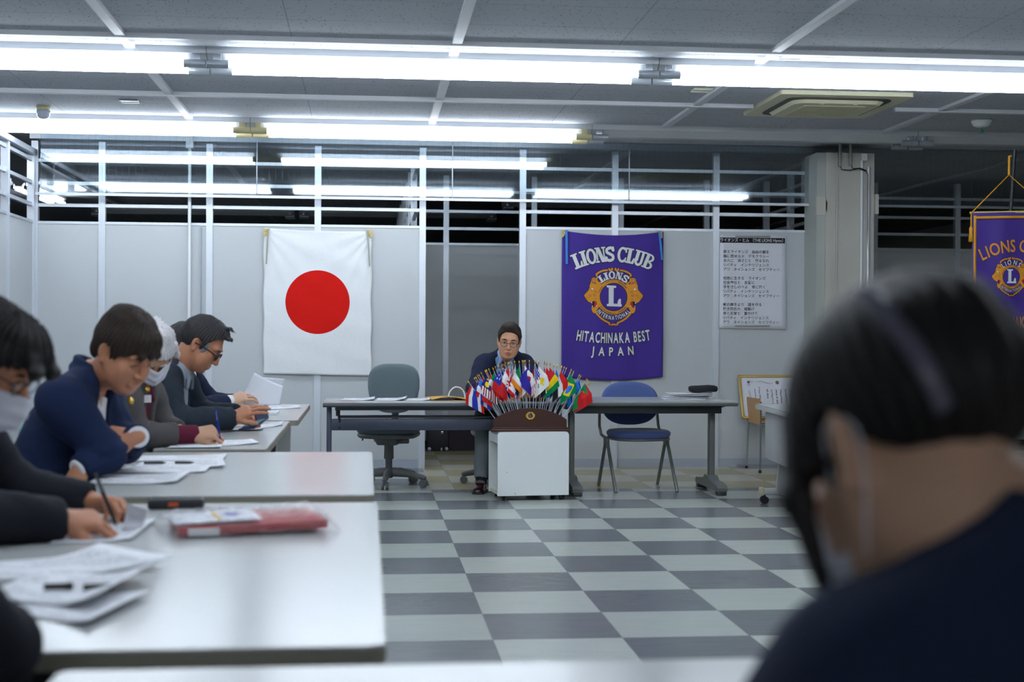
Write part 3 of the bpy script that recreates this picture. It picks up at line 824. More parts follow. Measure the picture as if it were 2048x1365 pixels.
def curve(pts, n=8):
    """smooth line through points"""
    out = []; P = [Vector((p[0], p[1])) for p in pts]; Q = [P[0]]+P+[P[-1]]
    for i in range(1, len(Q)-2):
        for k in range(n):
            t = k/n; a, b, c, d = Q[i-1], Q[i], Q[i+1], Q[i+2]
            out.append(0.5*((2*b)+(c-a)*t+(2*a-5*b+4*c-d)*t*t+(3*b-a-3*c+d)*t**3))
    out.append(P[-1]); return [(p.x, p.y) for p in out]

def slab(ch):
    """slab-serif capital in a box of height 1: (width, pieces)"""
    if ch == 'L': return 0.66, [rect(.12, 0, .38, 1), rect(0, .90, .50, 1), rect(0, 0, .62, .13), poly([(.46, .12), (.64, .06), (.66, .40), (.57, .40)])]
    if ch == 'I': return 0.48, [rect(.11, 0, .37, 1), rect(0, .90, .48, 1), rect(0, 0, .48, .10)]
    if ch == 'O': return 0.74, [ring(.37, .5, .17, .36, .37, .52)]
    if ch == 'N': return 0.80, [rect(.10, 0, .20, 1), rect(.60, 0, .70, 1), poly([(.10, 1), (.36, 1), (.70, 0), (.44, 0)]), rect(0, .90, .30, 1), rect(.50, .90, .80, 1), rect(0, 0, .30, .10)]
    if ch == 'S': return 0.70, [stroke(curve([(.60, .70), (.56, .86), (.36, .91), (.15, .80), (.16, .62), (.36, .51), (.56, .38), (.56, .17), (.34, .08), (.12, .16), (.08, .32)]), .20, False), rect(.56, .66, .66, 1.0), rect(.02, 0, .12, .36)]
    if ch == 'C': return 0.70, [ring(.38, .5, .18, .36, .38, .52, PI*0.28, PI*1.72), rect(.56, .66, .68, 1.0), poly([(.58, .34), (.68, .34), (.64, .12), (.50, .10)])]
    if ch == 'U': return 0.80, [rect(.10, .3, .34, 1), rect(.50, .3, .68, 1), ring(.39, .30, .11, .16, .29, .32, PI, 2*PI, 16), rect(0, .90, .44, 1), rect(.40, .90, .80, 1)]
    if ch == 'B': return 0.74, [rect(.10, 0, .34, 1), ring(.38, .74, .14, .15, .32, .26, -PI/2, PI/2, 14), ring(.38, .25, .18, .14, .36, .26, -PI/2, PI/2, 14), rect(0, .90, .40, 1), rect(0, 0, .40, .10), rect(.3, .45, .42, .54)]
    return 0.4, []
BOLD = [0.035]
def block(ch):
    """plain letter scaled to height 1 (capital height of the face is about 0.73)"""
    v, f = text_polys(ch, 1.0/0.729, BOLD[0], 'LEFT')
    if not v: return 0.35, []
    x0 = min(p[0] for p in v); w = max(p[0] for p in v)-x0; return w, [([(p[0]-x0, p[1]) for p in v], f)]

DIL = [(math.cos(k*PI/4), math.sin(k*PI/4)) for k in range(8)]
def put_glyph(art, layer, pieces, h, sx, x, y, ang, outline=0.0):
    c, s = math.cos(ang), math.sin(ang)
    for vs, fs in pieces:
        q = [(x+c*(vx*h*sx)-s*(vy*h), y+s*(vx*h*sx)+c*(vy*h)) for vx, vy in vs]
        art.put(layer, q, fs)
        if outline:
            for dx, dy in DIL: art.put('ink', [(a+dx*outline, b+dy*outline) for a, b in q], fs)
def arc_text(art, layer, txt, face, h, sx, cx, cy, R, mid, spread, outline=0.0, smile=False, gap=0.06):
    """letters on a circle about (cx,cy); mid angle up (or down for smile); spread scales the advance"""
    gl = [face(ch) for ch in txt]
    adv = [g[0]*h*sx+gap*h if g[1] else 0.33*h*sx for g in gl]
    total = sum(adv); k = spread/total
    pos = -spread/2
    for (w, pcs), a in zip(gl, adv):
        m = pos+a*k/2; pos += a*k
        if not pcs: continue
        if not smile:
            t = mid-m/R; bx, by = cx+R*math.cos(t), cy+R*math.sin(t); ang = t-PI/2
        else:
            t = mid+m/R; bx, by = cx+R*math.cos(t), cy+R*math.sin(t); ang = t+PI/2
        x = bx-math.cos(ang)*w*h*sx/2; y = by-math.sin(ang)*w*h*sx/2
        put_glyph(art, layer, pcs, h, sx, x, y, ang, outline)

def emblem(art, cx, cy, k, thin=False, lettering='letter'):
    """round club emblem: ring with the letter L, two lion heads in profile, scrolls; k metres per unit"""
    def T(pts): return [(cx+(x-690)*k, cy-(y-698)*k) for x, y in pts]
    def put(layer, g, ol=0.0):
        q = (T(g[0]), g[1]); art.put(layer, q[0], q[1])
        if ol:
            for dx, dy in DIL: art.put('ink', [(a+dx*ol*k, b+dy*ol*k) for a, b in q[0]], g[1])
    head = [(330, 420), (310, 350), (300, 292), (245, 290), (217, 312), (207, 365), (195, 395), (193, 420), (172, 458), (176, 500), (152, 560), (100, 615), (60, 660), (66, 690), (105, 745), (150, 802), (182, 815), (215, 798), (290, 780), (318, 800), (332, 850), (300, 910), (262, 918), (222, 916), (216, 950), (235, 1012), (272, 1048), (310, 1030), (335, 975), (385, 905), (420, 860), (400, 760), (390, 690), (395, 600), (420, 520), (460, 440), (400, 415)]
    for mir in (False, True):
        def F(pts): return [(1380-x, y) for x, y in pts] if mir else pts
        put('gold', poly(F(head)), 9)
        put('brown', poly(F([(225, 315), (290, 310), (300, 385), (325, 430), (260, 415), (215, 395)])))
        put('gold2', poly(F([(235, 325), (280, 322), (288, 380), (240, 385)])))
        for l in ([(330, 585), (270, 575)], [(330, 615), (275, 605)], [(320, 670), (240, 640)], [(300, 690), (250, 665)], [(190, 640), (205, 690)], [(165, 650), (175, 690)], [(265, 745), (330, 735)], [(230, 560), (200, 545)], [(170, 690), (150, 715)]):
            put('brown', stroke(F(l), 11, False))
        put('brown', poly(F([(95, 712), (130, 705), (118, 728)])))
        put('ink2', stroke(F([(196, 512), (240, 548), (272, 535)]), 9, False))
        put('white', poly(F([(205, 515), (245, 520), (265, 535), (240, 550), (215, 540)])))
        put('ink', poly(F([(215, 800), (300, 785), (330, 830), (310, 900), (255, 915), (228, 860)])))
        put('red', poly(F([(275, 790), (305, 785), (330, 850), (300, 905), (262, 900), (278, 850)])))
        put('white', poly(F([(195, 815), (225, 800), (232, 840)]))); put('white', poly(F([(228, 870), (250, 905), (228, 910)]))); put('white', poly(F([(300, 905), (332, 860), (325, 895)])))
        put('gold', stroke(F(curve([(545, 130), (470, 140), (390, 170), (325, 215), (325, 250)])), 38), 9)
        put('gold', stroke(F(curve([(590, 105), (600, 125), (630, 130), (655, 115), (652, 95)])), 40), 9)
        put('gold', stroke(F(curve([(325, 300), (330, 350), (370, 395), (415, 392), (425, 378)])), 30), 9)
        put('gold', stroke(F(curve([(318, 1040), (400, 1130), (500, 1200), (590, 1245), (605, 1280)])), 38), 9)
    put('gold', stroke([(650, 1290), (665, 1278), (730, 1278), (742, 1290)], 34), 9)
    put('gold3', ring(690, 698, 298, 298, 372, 372, 0, 2*PI, 60), 8)
    put('purple', ring(690, 698, 0.5, 0.5, 298, 298, 0, 2*PI, 60))
    put('ink3', ring(690, 698, 288, 288, 300, 300, 0, 2*PI, 60))
    for a0, a1, r0, r1 in ((2.55, 1.7, 330, 352), (1.25, 0.65, 325, 350), (5.7, 5.0, 322, 352), (4.9, 4.2, 340, 352), (3.4, 3.9, 322, 340), (1.9, 1.45, 338, 356)):
        put('brown2', ring(690, 698, r0, r0, r1, r1, a0, a1, 14))
    # the letter L
    L = [poly([(532, 452), (742, 458), (745, 502), (690, 505), (690, 850), (540, 850), (582, 840), (582, 495), (545, 495)]), poly([(540, 850), (690, 838), (775, 840), (780, 790), (810, 735), (850, 735), (850, 840), (872, 858), (860, 900), (545, 892)])]
    for g in L: put(lettering, g, 8)
    arc_text(art, lettering, 'LIONS', slab if not thin else block, 158*k, 1.22 if not thin else 0.8, cx, cy, 388*k, PI/2+0.01, 570*k if not thin else 620*k, 8*k, gap=0.0 if not thin else 0.06)
    arc_text(art, lettering, 'INTERNATIONAL', block, 92*k, 0.62, cx, cy, 482*k, -PI/2, 850*k, 6*k, smile=True, gap=0.12)

LAYER = {'ink': (1, M_ink), 'gold': (2, M_gold), 'brown': (3, M_brown), 'gold2': (4, M_gold), 'ink2': (3.5, M_ink), 'purple': (4.6, M_purple), 'gold3': (4.3, M_gold), 'ink3': (5, M_ink), 'brown2': (5, M_brown), 'red': (4, M_redp), 'white': (5, M_whitep), 'letter': (6, M_letter), 'orange': (6, M_gold)}
PART = {'ink': 'outline_print', 'gold': 'emblem_print', 'brown': 'emblem_shading', 'gold2': 'emblem_print', 'ink2': 'outline_print', 'purple': 'emblem_field', 'gold3': 'emblem_ring', 'ink3': 'outline_print', 'brown2': 'emblem_shading', 'red': 'mouth_print', 'white': 'tooth_print', 'letter': 'lettering', 'orange': 'lettering'}
def lay(art, surf, parent, step=0.0007, maxlen=0.05, only=None):
    """drape the print on cloth: surf(x,z) -> 3D point of the cloth's front"""
    by = {}
    for layer, vs, fs in art.layers: by.setdefault(layer, []).append((vs, fs))
    for layer, items in by.items():
        lv, m = LAYER[layer]
        bm = bmesh.new()
        for vs, fs in items:
            bv = [bm.verts.new((x, y, 0)) for x, y in vs]
            for f in fs:
                try: bm.faces.new([bv[i] for i in f])
                except ValueError: pass
        bmesh.ops.triangulate(bm, faces=bm.faces[:])
        for it in range(4):
            long = [e for e in bm.edges if e.calc_length() > maxlen]
            if not long: break
            bmesh.ops.subdivide_edges(bm, edges=long, cuts=1); bmesh.ops.triangulate(bm, faces=[f for f in bm.faces if len(f.verts) > 3])
        for v in bm.verts:
            p = surf(v.co.x, v.co.y); v.co = Vector((p[0], p[1]-0.0012-step*lv, p[2]))
        for f in bm.faces:
            f.normal_update()
            if f.normal.y > 0: f.normal_flip()
        MB().bm(bm).build(PART[layer], m, parent, fixn=False)

# ---- purple club banner on the partition
BX, BZ = 2.128, 1.43
def drape_purple(x, z):
    """front face of the purple banner, x from -0.46 to 0.46, z from -0.66 to 0.64 about (BX, BZ)"""
    t = (z+0.64)/1.28; s = max(-1, min(1, x/0.45))
    wav = 0.006*math.sin(x*11+z*2.2)+0.0045*math.sin(x*21-z*5)+0.006*max(0, s)**2*math.sin(x*40)*max(0, 0.6-t)
    sag = 0.040*(1-s*s)*max(0, t-0.9)/0.1 if t > 0.9 else 0
    bot = -0.035*(1-s*s)*max(0, 0.15-t)/0.15 if t < 0.15 else 0
    return (BX+x+0.012*(t-0.5)*-s*0.0, WALL_Y-0.050+wav, BZ+z-sag+bot)
bn = thing('club_banner', 'purple banner with round gold emblem, hung flat on the partition right of the speaker', 'banner', (0, 0, 0))
MB().grid(lambda u, v: drape_purple(-0.447+0.894*u, -0.635+1.27*v), 48, 64, True, 0.0015).build('cloth', M_purple, bn)
a = Art()
Rl = 0.766
arc_text(a, 'letter', 'LIONS CLUB', slab, 0.132, 0.92, 0.0, 1.796-BZ-Rl, Rl, PI/2, 0.665, 0.005)
emblem(a, 0.008, 1.488-BZ, 0.000411)
def smile_text(art, layer, txt, h, sx, cx, z, width, drop, outline, gapf=0.1):
    gl = [block(ch) for ch in txt]; adv = [(g[0]*sx*h+gapf*h) if g[1] else 0.62*h*sx for g in gl]; tot = sum(adv); k = width/tot; x = -width/2
    for (w, p), ad in zip(gl, adv):
        m = x+ad*k/2; q = m/(width/2)
        put_glyph(art, layer, p, h, sx, cx+m-w*h*sx/2, z+drop*q*q, drop*2*q/(width/2), outline); x += ad*k
smile_text(a, 'letter', 'HITACHINAKA BEST', 0.092, 0.47, 0.01, 1.088-BZ, 0.665, 0.028, 0.004)
smile_text(a, 'letter', 'JAPAN', 0.075, 0.72, 0.0, 0.978-BZ, 0.42, 0.012, 0.004, 0.75)
lay(a, drape_purple, bn)
M_brass = mat('gold_corner_cloth', (196, 172, 92), 0.5, var=0.05)
M_barb = mat('blue_magnet_bar', (20, 120, 200), 0.45, var=0.03)
M_barg = mat('grey_magnet_bar', (150, 152, 140), 0.5, var=0.03)
def corner(parent, x, z, s, y):
    MB().prism([(x, z), (x+s*0.062, z), (x+s*0.05, z-0.012), (x+s*0.008, z-0.066), (x, z-0.066)], y-0.004, y-0.001, 'y').build('corner_patch', M_brass, parent)
    MB().tube([(x+s*0.017+0.007*math.cos(k*PI/6), y-0.006, z-0.019+0.007*math.sin(k*PI/6)) for k in range(12)], 0.0025, 6, closed=True).build('eyelet', M_chrome, parent)
corner(bn, BX-0.450, 2.067, 1, WALL_Y-0.052); corner(bn, BX+0.437, 2.072, -1, WALL_Y-0.052)
def bar(parent, p, q, m, w=0.020, y=WALL_Y-0.066):
    d = Vector((q[0]-p[0], 0, q[1]-p[1])); n = Vector((-d.z, 0, d.x)).normalized()*w/2
    P = [(p[0]-n.x, p[1]-n.z), (p[0]+n.x, p[1]+n.z), (q[0]+n.x, q[1]+n.z), (q[0]-n.x, q[1]-n.z)]
    MB().prism(P, y-0.004, y+0.004, 'y').build('magnet_bar', m, parent)
bar(bn, (BX-0.412, 2.066), (BX-0.407, 1.772), M_barb); bar(bn, (BX+0.405, 2.066), (BX+0.432, 1.815), M_barb, 0.018)

# ---- white flag with a red disc
FX, FZ = -0.418, 1.425
def flag_mat():
    m = bpy.data.materials.new('white_flag_cotton_red_disc'); m.use_nodes = True
    t = NT(m); b = t.n['Principled BSDF']
    g = t.new('ShaderNodeTexCoord'); sp = t.new('ShaderNodeSeparateXYZ'); t.link(g.outputs['Object'], sp.inputs[0])
    dx = t.math('SUBTRACT', sp.outputs[0], FX); dz = t.math('SUBTRACT', sp.outputs[2], FZ)
    r = t.math('SQRT', t.math('ADD', t.math('MULTIPLY', dx, dx), t.math('MULTIPLY', dz, dz)))
    col = t.mix(t.math('LESS_THAN', r, 0.272), lin((226, 228, 230)), lin((208, 30, 24)))
    t.link(col, b.inputs['Base Color']); b.inputs['Roughness'].default_value = 0.9; b.inputs['Specular IOR Level'].default_value = 0.1
    mp = t.new('ShaderNodeMapping'); mp.inputs['Scale'].default_value = (1, 1, 1); t.link(g.outputs['Object'], mp.inputs[0])
    bp = t.new('ShaderNodeBump'); bp.inputs['Strength'].default_value = 0.35; bp.inputs['Distance'].default_value = 0.012
    t.link(t.noise(mp.outputs[0], 14, 5, 0.62), bp.inputs['Height']); t.link(bp.outputs[0], b.inputs['Normal'])
    return m
jf = thing('disc_flag', 'white cotton flag with a large red disc hung on the partition', 'flag', (0, 0, 0))
def drape_white(u, v):
    x = -0.456+0.912*u; s = x/0.456; z = 0.805-0.008*s+(2.045-0.805)*v
    sag = 0.012*(1-s*s)*max(0, (v-0.85)/0.15)
    # folds radiate from the two upper corners
    d1 = math.atan2(1-v, u+0.02); d2 = math.atan2(1-v, 1.02-u)
    fold = 0.005*math.sin(d1*17)*math.exp(-1.6*math.hypot(u, 1-v))+0.005*math.sin(d2*17+1)*math.exp(-1.6*math.hypot(1-u, 1-v))
    fold += 0.004*math.sin(9*u+1.2)*(1-v)+0.002*math.sin(31*v+8*u)
    edge = 0.004*math.sin(v*21)*abs(s)**4
    return (FX+x+edge, WALL_Y-0.045+fold, z-sag)
MB().grid(drape_white, 60, 80, True, 0.0015).build('cloth', flag_mat(), jf)
corner(jf, -0.876, 2.046, 1, WALL_Y-0.058); corner(jf, 0.043, 2.044, -1, WALL_Y-0.058)
bar(jf, (-0.835, 2.042), (-0.850, 1.745), M_barg, 0.013, WALL_Y-0.068); bar(jf, (0.003, 2.036), (0.022, 1.737), M_barg, 0.013, WALL_Y-0.068)

# ---- hymn sheet
hs = thing('hymn_poster', 'white paper poster of printed song verses with a black heading bar', 'poster', (0, 0, 0))
M_paper = mat('white_paper', (218, 220, 228), 0.75, var=0.015)
M_print = mat('black_print', (52, 52, 60), 0.8, var=0.0)
px0, px1, pz0, pz1 = 3.080, 3.680, 1.222, 2.045
PY = WALL_Y-0.034
MB().grid(lambda u, v: (px0+(px1-px0)*u, PY+0.002*math.sin(7*v+3*u)*u-0.002, pz0+(pz1-pz0)*v-0.006*u), 12, 16, True, 0.001).build('sheet', M_paper, hs)
MB().box(((px0+px1)/2-0.006, PY-0.006, 1.997), (0.583, 0.002, 0.045)).build('heading_bar', M_ink, hs)
def flat_text(txt, x, z, w, h, y, m, parent, name='lettering', align='LEFT', off=0.0):
    v, f = text_polys(txt, 1.0, off, 'LEFT')
    if not v: return
    x0 = min(p[0] for p in v); x1 = max(p[0] for p in v)
    k = w/(x1-x0); kz = h
    MB().add([(x+(p[0]-x0)*k, y, z+p[1]*kz) for p in v], f).build(name, m, parent, fixn=False)
flat_text('ライオンズ・ヒム （THE LIONS Hymn）', px0+0.004, 1.985, 0.565, 0.036, PY-0.0085, M_letter, hs, off=0.012)
verses = [('歌えライオンズ　自由の歌を', .41), ('胸に燃ゆる火　デモクラシー', .41), ('永久に　消さじと　守るなれ', .41), ('リバティ　インテリジェンス', .41), ('アワ　ネイションズ　セイフティー', .505), None,
          ('知性に生きる　ライオンズ', .38), ('社会奉仕と　友愛に', .28), ('手をさしのべよ　常に強く', .375), ('リバティ　インテリジェンス', .41), ('アワ　ネイションズ　セイフティー', .505), None,
          ('戦の魔手より　国を守る', .345), ('強き同志の　城築け', .28), ('命と名誉と　富かけて', .31), ('リバティ　インテリジェンス', .41), ('アワ　ネイションズ　セイフティー', .505)]
for i, t_ in enumerate(verses):
    if t_: flat_text(t_[0], px0+0.032, 1.884-0.0387*i, t_[1], 0.031, PY-0.0075, M_print, hs, off=0.006)
for z in (2.032, 1.243): MB().box((3.375, PY-0.010, z), (0.315, 0.006, 0.014), bev=0.002).build('magnet_bar', M_barg, hs)

# ---- framed certificate
cf = thing('framed_certificate', 'gold-framed certificate of brushed columns leaning on the wall over the plywood chair', 'certificate', (3.60, 12.06, 0.435))
M_gframe = mat('gold_frame', (190, 160, 86), 0.4, 0.2, var=0.04)
Mt = T3((0, 0, 0), rx=-0.38) @ T3((0, 0, 0), ry=0.0)
fw, fh = 0.72, 0.405
for (cx_, cz_, w, h) in ((0, 0.012, fw, 0.024), (0, fh-0.012, fw, 0.024), (-fw/2+0.012, fh/2, 0.024, fh), (fw/2-0.012, fh/2, 0.024, fh)):
    MB(Mt).box((cx_, 0, cz_), (w, 0.022, h), bev=0.006).build('frame_rail', M_gframe, cf)
MB(Mt).box((0, 0.004, fh/2), (fw-0.04, 0.006, fh-0.04)).build('certificate_sheet', M_paper, cf)
M_orn = mat('ornament_print', (120, 116, 96), 0.7, var=0.1)
M_leaf = mat('leaf_print', (50, 46, 36), 0.7, var=0.2)
g = MB(Mt)
def orn(pts, w, y=-0.0005):
    v, f = stroke(curve(pts), w); g.add([(p[0], y, p[1]) for p in v], f)
L_, T_ = -fw/2+0.085, fh-0.085
orn([(L_+0.07, T_+0.022), (L_+0.12, T_+0.03), (L_+0.17, T_+0.012), (L_+0.22, T_+0.012)], 0.002); orn([(L_+0.10, T_+0.026), (L_+0.15, T_+0.014), (L_+0.20, T_+0.002)], 0.002)
orn([(L_+0.0, T_-0.06), (L_+0.004, T_-0.10), (L_+0.03, T_-0.14)], 0.002); orn([(L_+0.006, T_-0.06), (L_+0.012, T_-0.11), (L_+0.03, T_-0.16)], 0.002)
v, f = ring(L_+0.262, T_+0.016, 0.0005, 0.0005, 0.016, 0.017); g.add([(p[0], -0.001, p[1]) for p in v], f)
g.build('scroll_ornament', M_orn, cf, fixn=False)
g = MB(Mt); rnd = random.Random(3)
for k in range(26):
    q = rnd.random()
    x, z = (L_+0.0+0.08*q*q, T_+0.02+0.01*rnd.uniform(-1, 1)) if k % 2 else (L_+0.004+0.01*rnd.uniform(-1, 1), T_+0.02-0.07*q*q)
    r = 0.005*(1.1-q); v, f = ring(x, z, 0.0004, 0.0004, r*1.4, r, 0, 2*PI, 8); g.add([(p[0], -0.0012, p[1]) for p in v], f)
g.build('leaf_ornament', M_leaf, cf, fixn=False)
g = MB(Mt)
cols = [(0.055, 0.015, 0.10, 0.010), (0.095, 0.0, 0.10, 0.012), (0.165, 0.02, 0.085, 0.015), (0.205, 0.02, 0.16, 0.013), (0.245, 0.02, 0.18, 0.013), (0.285, 0.02, 0.19, 0.014), (0.33, 0.02, 0.19, 0.014), (0.37, 0.02, 0.19, 0.014), (0.41, 0.02, 0.19, 0.014), (0.45, 0.02, 0.19, 0.014), (0.50, 0.02, 0.10, 0.022)]
for cx_, dz, ln, sz in cols:
    z = T_-0.035-dz
    zend = z-ln
    while z > zend:
        for q in range(5):
            a0 = rnd.choice((0, 0.15, PI/2, PI/2-0.2, -0.7)); x = L_+cx_+rnd.uniform(-.4, .4)*sz; zz = z+rnd.uniform(-.4, .4)*sz; l = sz*rnd.uniform(.25, .5)
            v, f = stroke([(x-l*math.cos(a0), zz-l*math.sin(a0)), (x+l*math.cos(a0), zz+l*math.sin(a0))], sz*0.16, False); g.add([(p[0], -0.0014, p[1]) for p in v], f)
        z -= sz*1.15
g.build('brush_writing', M_leaf, cf, fixn=False)

# ---- fringed club banner on a pole, right edge
M_dpurple = mat('dark_purple_satin', (58, 32, 128), 0.55, var=0.06, sheen=0.3)
M_cord = mat('orange_cord', (205, 140, 20), 0.7, var=0.08)
pb = thing('pole_banner', 'dark purple gold-edged banner on a black pole at the right edge', 'banner', (0, 0, 0))
QX, QY, QZ = 4.49, 9.50, 1.58
def drape_pole(x, z): return (QX+x, QY+0.006*math.sin(x*14)+0.004*math.sin(x*30+1), QZ+z+0.03*x)
MB().grid(lambda u, v: drape_pole(-0.31+0.62*u, -0.70+1.15*v), 30, 40, True, 0.003).build('cloth', M_dpurple, pb)
a = Art(); BOLD[0] = 0.02
arc_text(a, 'orange', 'LIONS CLUB', block, 0.088, 0.75, 0.0, 0.175-0.52, 0.52, PI/2, 0.50, 0.0, gap=0.16)
emblem(a, -0.03, 0.0, 0.000222, thin=True)
smile_text(a, 'orange', 'HITACHINAKA BEST', 0.085, 0.5, 0.0, -0.36, 0.54, 0.0, 0.0)
smile_text(a, 'orange', 'JAPAN', 0.075, 0.7, 0.0, -0.52, 0.36, 0.0, 0.0, 0.7)
lay(a, drape_pole, pb, step=0.0005)
for x0, z0, x1, z1 in ((-0.305, 0.425, 0.305, 0.425), (-0.295, -0.69, -0.295, 0.43), (0.295, -0.69, 0.295, 0.43)):
    MB().grid(lambda u, v: tuple(Vector(drape_pole(x0+(x1-x0)*u+(0.018*(v-.5) if x0 == x1 else 0), z0+(z1-z0)*u-(0.018*v if z0 == z1 else 0)))-Vector((0, 0.006, 0))), 20, 1, True, 0.002).build('gold_braid', M_cord, pb)
MB().tube([(QX-0.325, QY+0.01, QZ+0.442), (QX+0.325, QY+0.01, QZ+0.462)], 0.009, 8).build('cross_bar', M_brass, pb)
MB().tube([(QX-0.06, QY+0.08, 0.0), (QX-0.045, QY+0.06, 1.4), (QX+0.005, QY+0.03, 2.47)], 0.013, 8).build('pole', M_dark, pb)
MB().tube([(QX-0.315, QY, QZ+0.445), (QX-0.05, QY, 2.29), (QX+0.25, QY, QZ+0.46)], 0.0045, 6).tube([(QX-0.05, QY, 2.29), (QX-0.05, QY, 2.42), (QX-0.035, QY, 2.42)], 0.008, 8).build('hanging_cord', M_cord, pb)
MB().tube([(QX-0.32, QY, QZ+0.445), (QX-0.322, QY, QZ+0.33)], 0.005, 6).lathe([(0.004, 0.02), (0.014, 0.0), (0.011, -0.02), (0.018, -0.09), (0.0, -0.09)], (QX-0.322, QY, QZ+0.33), 12).build('tassel', M_cord, pb)
MB().lathe([(0.0, 0.0), (0.16, 0.0), (0.15, 0.03), (0.02, 0.05), (0.02, 0.08)], (QX-0.06, QY+0.08, 0)).build('pole_base', M_dark, pb)

# ================================================================== DESK FLAGS IN THEIR STAND
M_maho = mat('mahogany', (64, 31, 24), 0.3, var=0.25, scale=12, stretch=(3, 30, 30))
M_silver = mat('silver_stick', (186, 192, 200), 0.3, 0.3, var=0.02)
M_goldm = mat('gilded_metal', (224, 180, 70), 0.25, 0.8, var=0.05)
M_blue = mat('blue_enamel', (30, 34, 96), 0.3, var=0.02)
HX, HY, HZ = 1.145, 9.955, 0.4775
fsd = thing('flag_stand', 'arched mahogany desk stand with gold badge, holding the fan of small flags', 'flag stand', (HX, HY, HZ))
MB().box((0, 0, 0.011), (0.555, 0.13, 0.022), bev=0.006).box((0, 0, 0.026), (0.535, 0.115, 0.01), bev=0.003).build('base', M_maho, fsd)
def arch(x): return 0.085+0.080*max(0.0, 1-(x/0.258)**2)**0.9
ar = [(-0.258, 0.03)]+[(-0.258+0.516*k/24, arch(-0.258+0.516*k/24)) for k in range(25)]+[(0.258, 0.03)]
MB().prism(ar, -0.042, 0.042, 'y').build('arched_board', M_maho, fsd)
b = MB().prism([(0.030*math.cos(t)*(1.0+0.10*math.cos(2*t)), 0.113+0.028*math.sin(t)*(1+0.05*math.cos(6*t))) for t in [k*PI/16 for k in range(32)]], -0.047, -0.042, 'y').build('badge', M_goldm, fsd)
MB().prism([(0.016*math.cos(t), 0.113+0.016*math.sin(t)) for t in [k*PI/10 for k in range(20)]], -0.049, -0.046, 'y').build('badge_enamel', M_blue, b)
MB().box((-0.003, -0.0495, 0.113), (0.004, 0.001, 0.018)).box((0.001, -0.0495, 0.106), (0.010, 0.001, 0.004)).build('badge_letter', M_goldm, b)

# flag designs: (u along the fly, v down from the hoist's top) -> sRGB
RED, WHT, BLU, GRN, YEL, BLK, ORG = (196, 32, 36), (226, 224, 224), (36, 52, 160), (0, 128, 72), (226, 196, 20), (32, 32, 38), (232, 130, 30)
LBL, NVY, PUR, CYA = (40, 120, 220), (28, 36, 110), (52, 40, 150), (20, 160, 190)
def hs3(a, b_, c): return lambda u, v: a if v < 1/3 else (b_ if v < 2/3 else c)
def vs3(a, b_, c): return lambda u, v: a if u < 1/3 else (b_ if u < 2/3 else c)
def plain(c): return lambda u, v: c
def disc(bg, fg, r, cu=.5, cv=.5): return lambda u, v: fg if math.hypot((u-cu)*1.5, v-cv) < r else bg
def jack(u, v, field=(36, 52, 160)):
    d1 = abs((v-.5)-(u-.5)); d2 = abs((v-.5)+(u-.5)); cx_, cy_ = abs(u-.5), abs(v-.5)
    if cx_ < .06 or cy_ < .09: return RED
    if cx_ < .10 or cy_ < .15: return WHT
    if min(d1, d2) < .05: return RED
    if min(d1, d2) < .12: return WHT
    return field
def canton(base, can, cu=.5, cv=.5): return lambda u, v: can(u/cu, v/cv) if u < cu and v < cv else base(u, v)
def stars(bg, n): 
    P = [(.3, .3), (.65, .25), (.5, .6), (.25, .75), (.75, .7)][:n]
    return lambda u, v: WHT if any(math.hypot((u-a)*1.3, v-b_) < .09 for a, b_ in P) else bg
def stripes(a, b_, n): return lambda u, v: a if int(v*n) % 2 == 0 else b_
thai = lambda u, v: RED if v < 1/6 or v > 5/6 else (WHT if v < 1/3 or v > 2/3 else BLU)
malay = canton(stripes((150, 24, 32), WHT, 14), lambda u, v: YEL if (math.hypot((u-.62)*1.1, v-.5) < .26 or (math.hypot((u-.36)*1.1, v-.5) < .30 and math.hypot((u-.46)*1.1, v-.5) > .28)) else NVY, .5, .57)
canada = lambda u, v: RED if u < .25 or u > .75 else (RED if (abs(u-.5)*1.6+abs(v-.5) < .20 or (abs(u-.5) < .13 and abs(v-.5) < .06)) else WHT)
usa = canton(stripes(RED, WHT, 13), lambda u, v: WHT if (int(u*10) % 2 == 0 and int(v*8) % 2 == 0) else BLU, .42, .54)
cyprus = lambda u, v: YEL if math.hypot((u-.48)*1.2, (v-.42)) < .17 or (abs(v-.42+0.5*(u-.62)) < .04 and .5 < u < .78) else ((0, 120, 70) if abs(v-.72) < .035 and .38 < u < .62 else WHT)
brazil = lambda u, v: LBL if math.hypot((u-.5)*1.45, v-.5) < .24 else (YEL if abs(u-.5)/.42+abs(v-.5)/.40 < 1 else GRN)
algeria = lambda u, v: RED if (.10 < math.hypot((u-.5)*1.45, v-.5) < .22 and u < .58) else (GRN if u < .5 else WHT)
china = lambda u, v: YEL if math.hypot((u-.17)*1.5, v-.27) < .10 else RED
iraq = lambda u, v: RED if v < 1/3 else ((GRN if abs(v-.5) < .06 and abs(((u*3) % 1)-.5) < .22 else WHT) if v < 2/3 else BLK)
czech = lambda u, v: BLU if u < .5-abs(v-.5) else (WHT if v < .5 else RED)
cross = lambda bg, fg: (lambda u, v: fg if abs(u-.36) < .09 or abs(v-.5) < .12 else bg)
korea = lambda u, v: (RED if v < .5 else BLU) if math.hypot((u-.5)*1.45, v-.5) < .24 else WHT
swiss = lambda u, v: WHT if (abs(u-.5) < .08 and abs(v-.5) < .32) or (abs(v-.5) < .11 and abs(u-.5) < .24) else RED
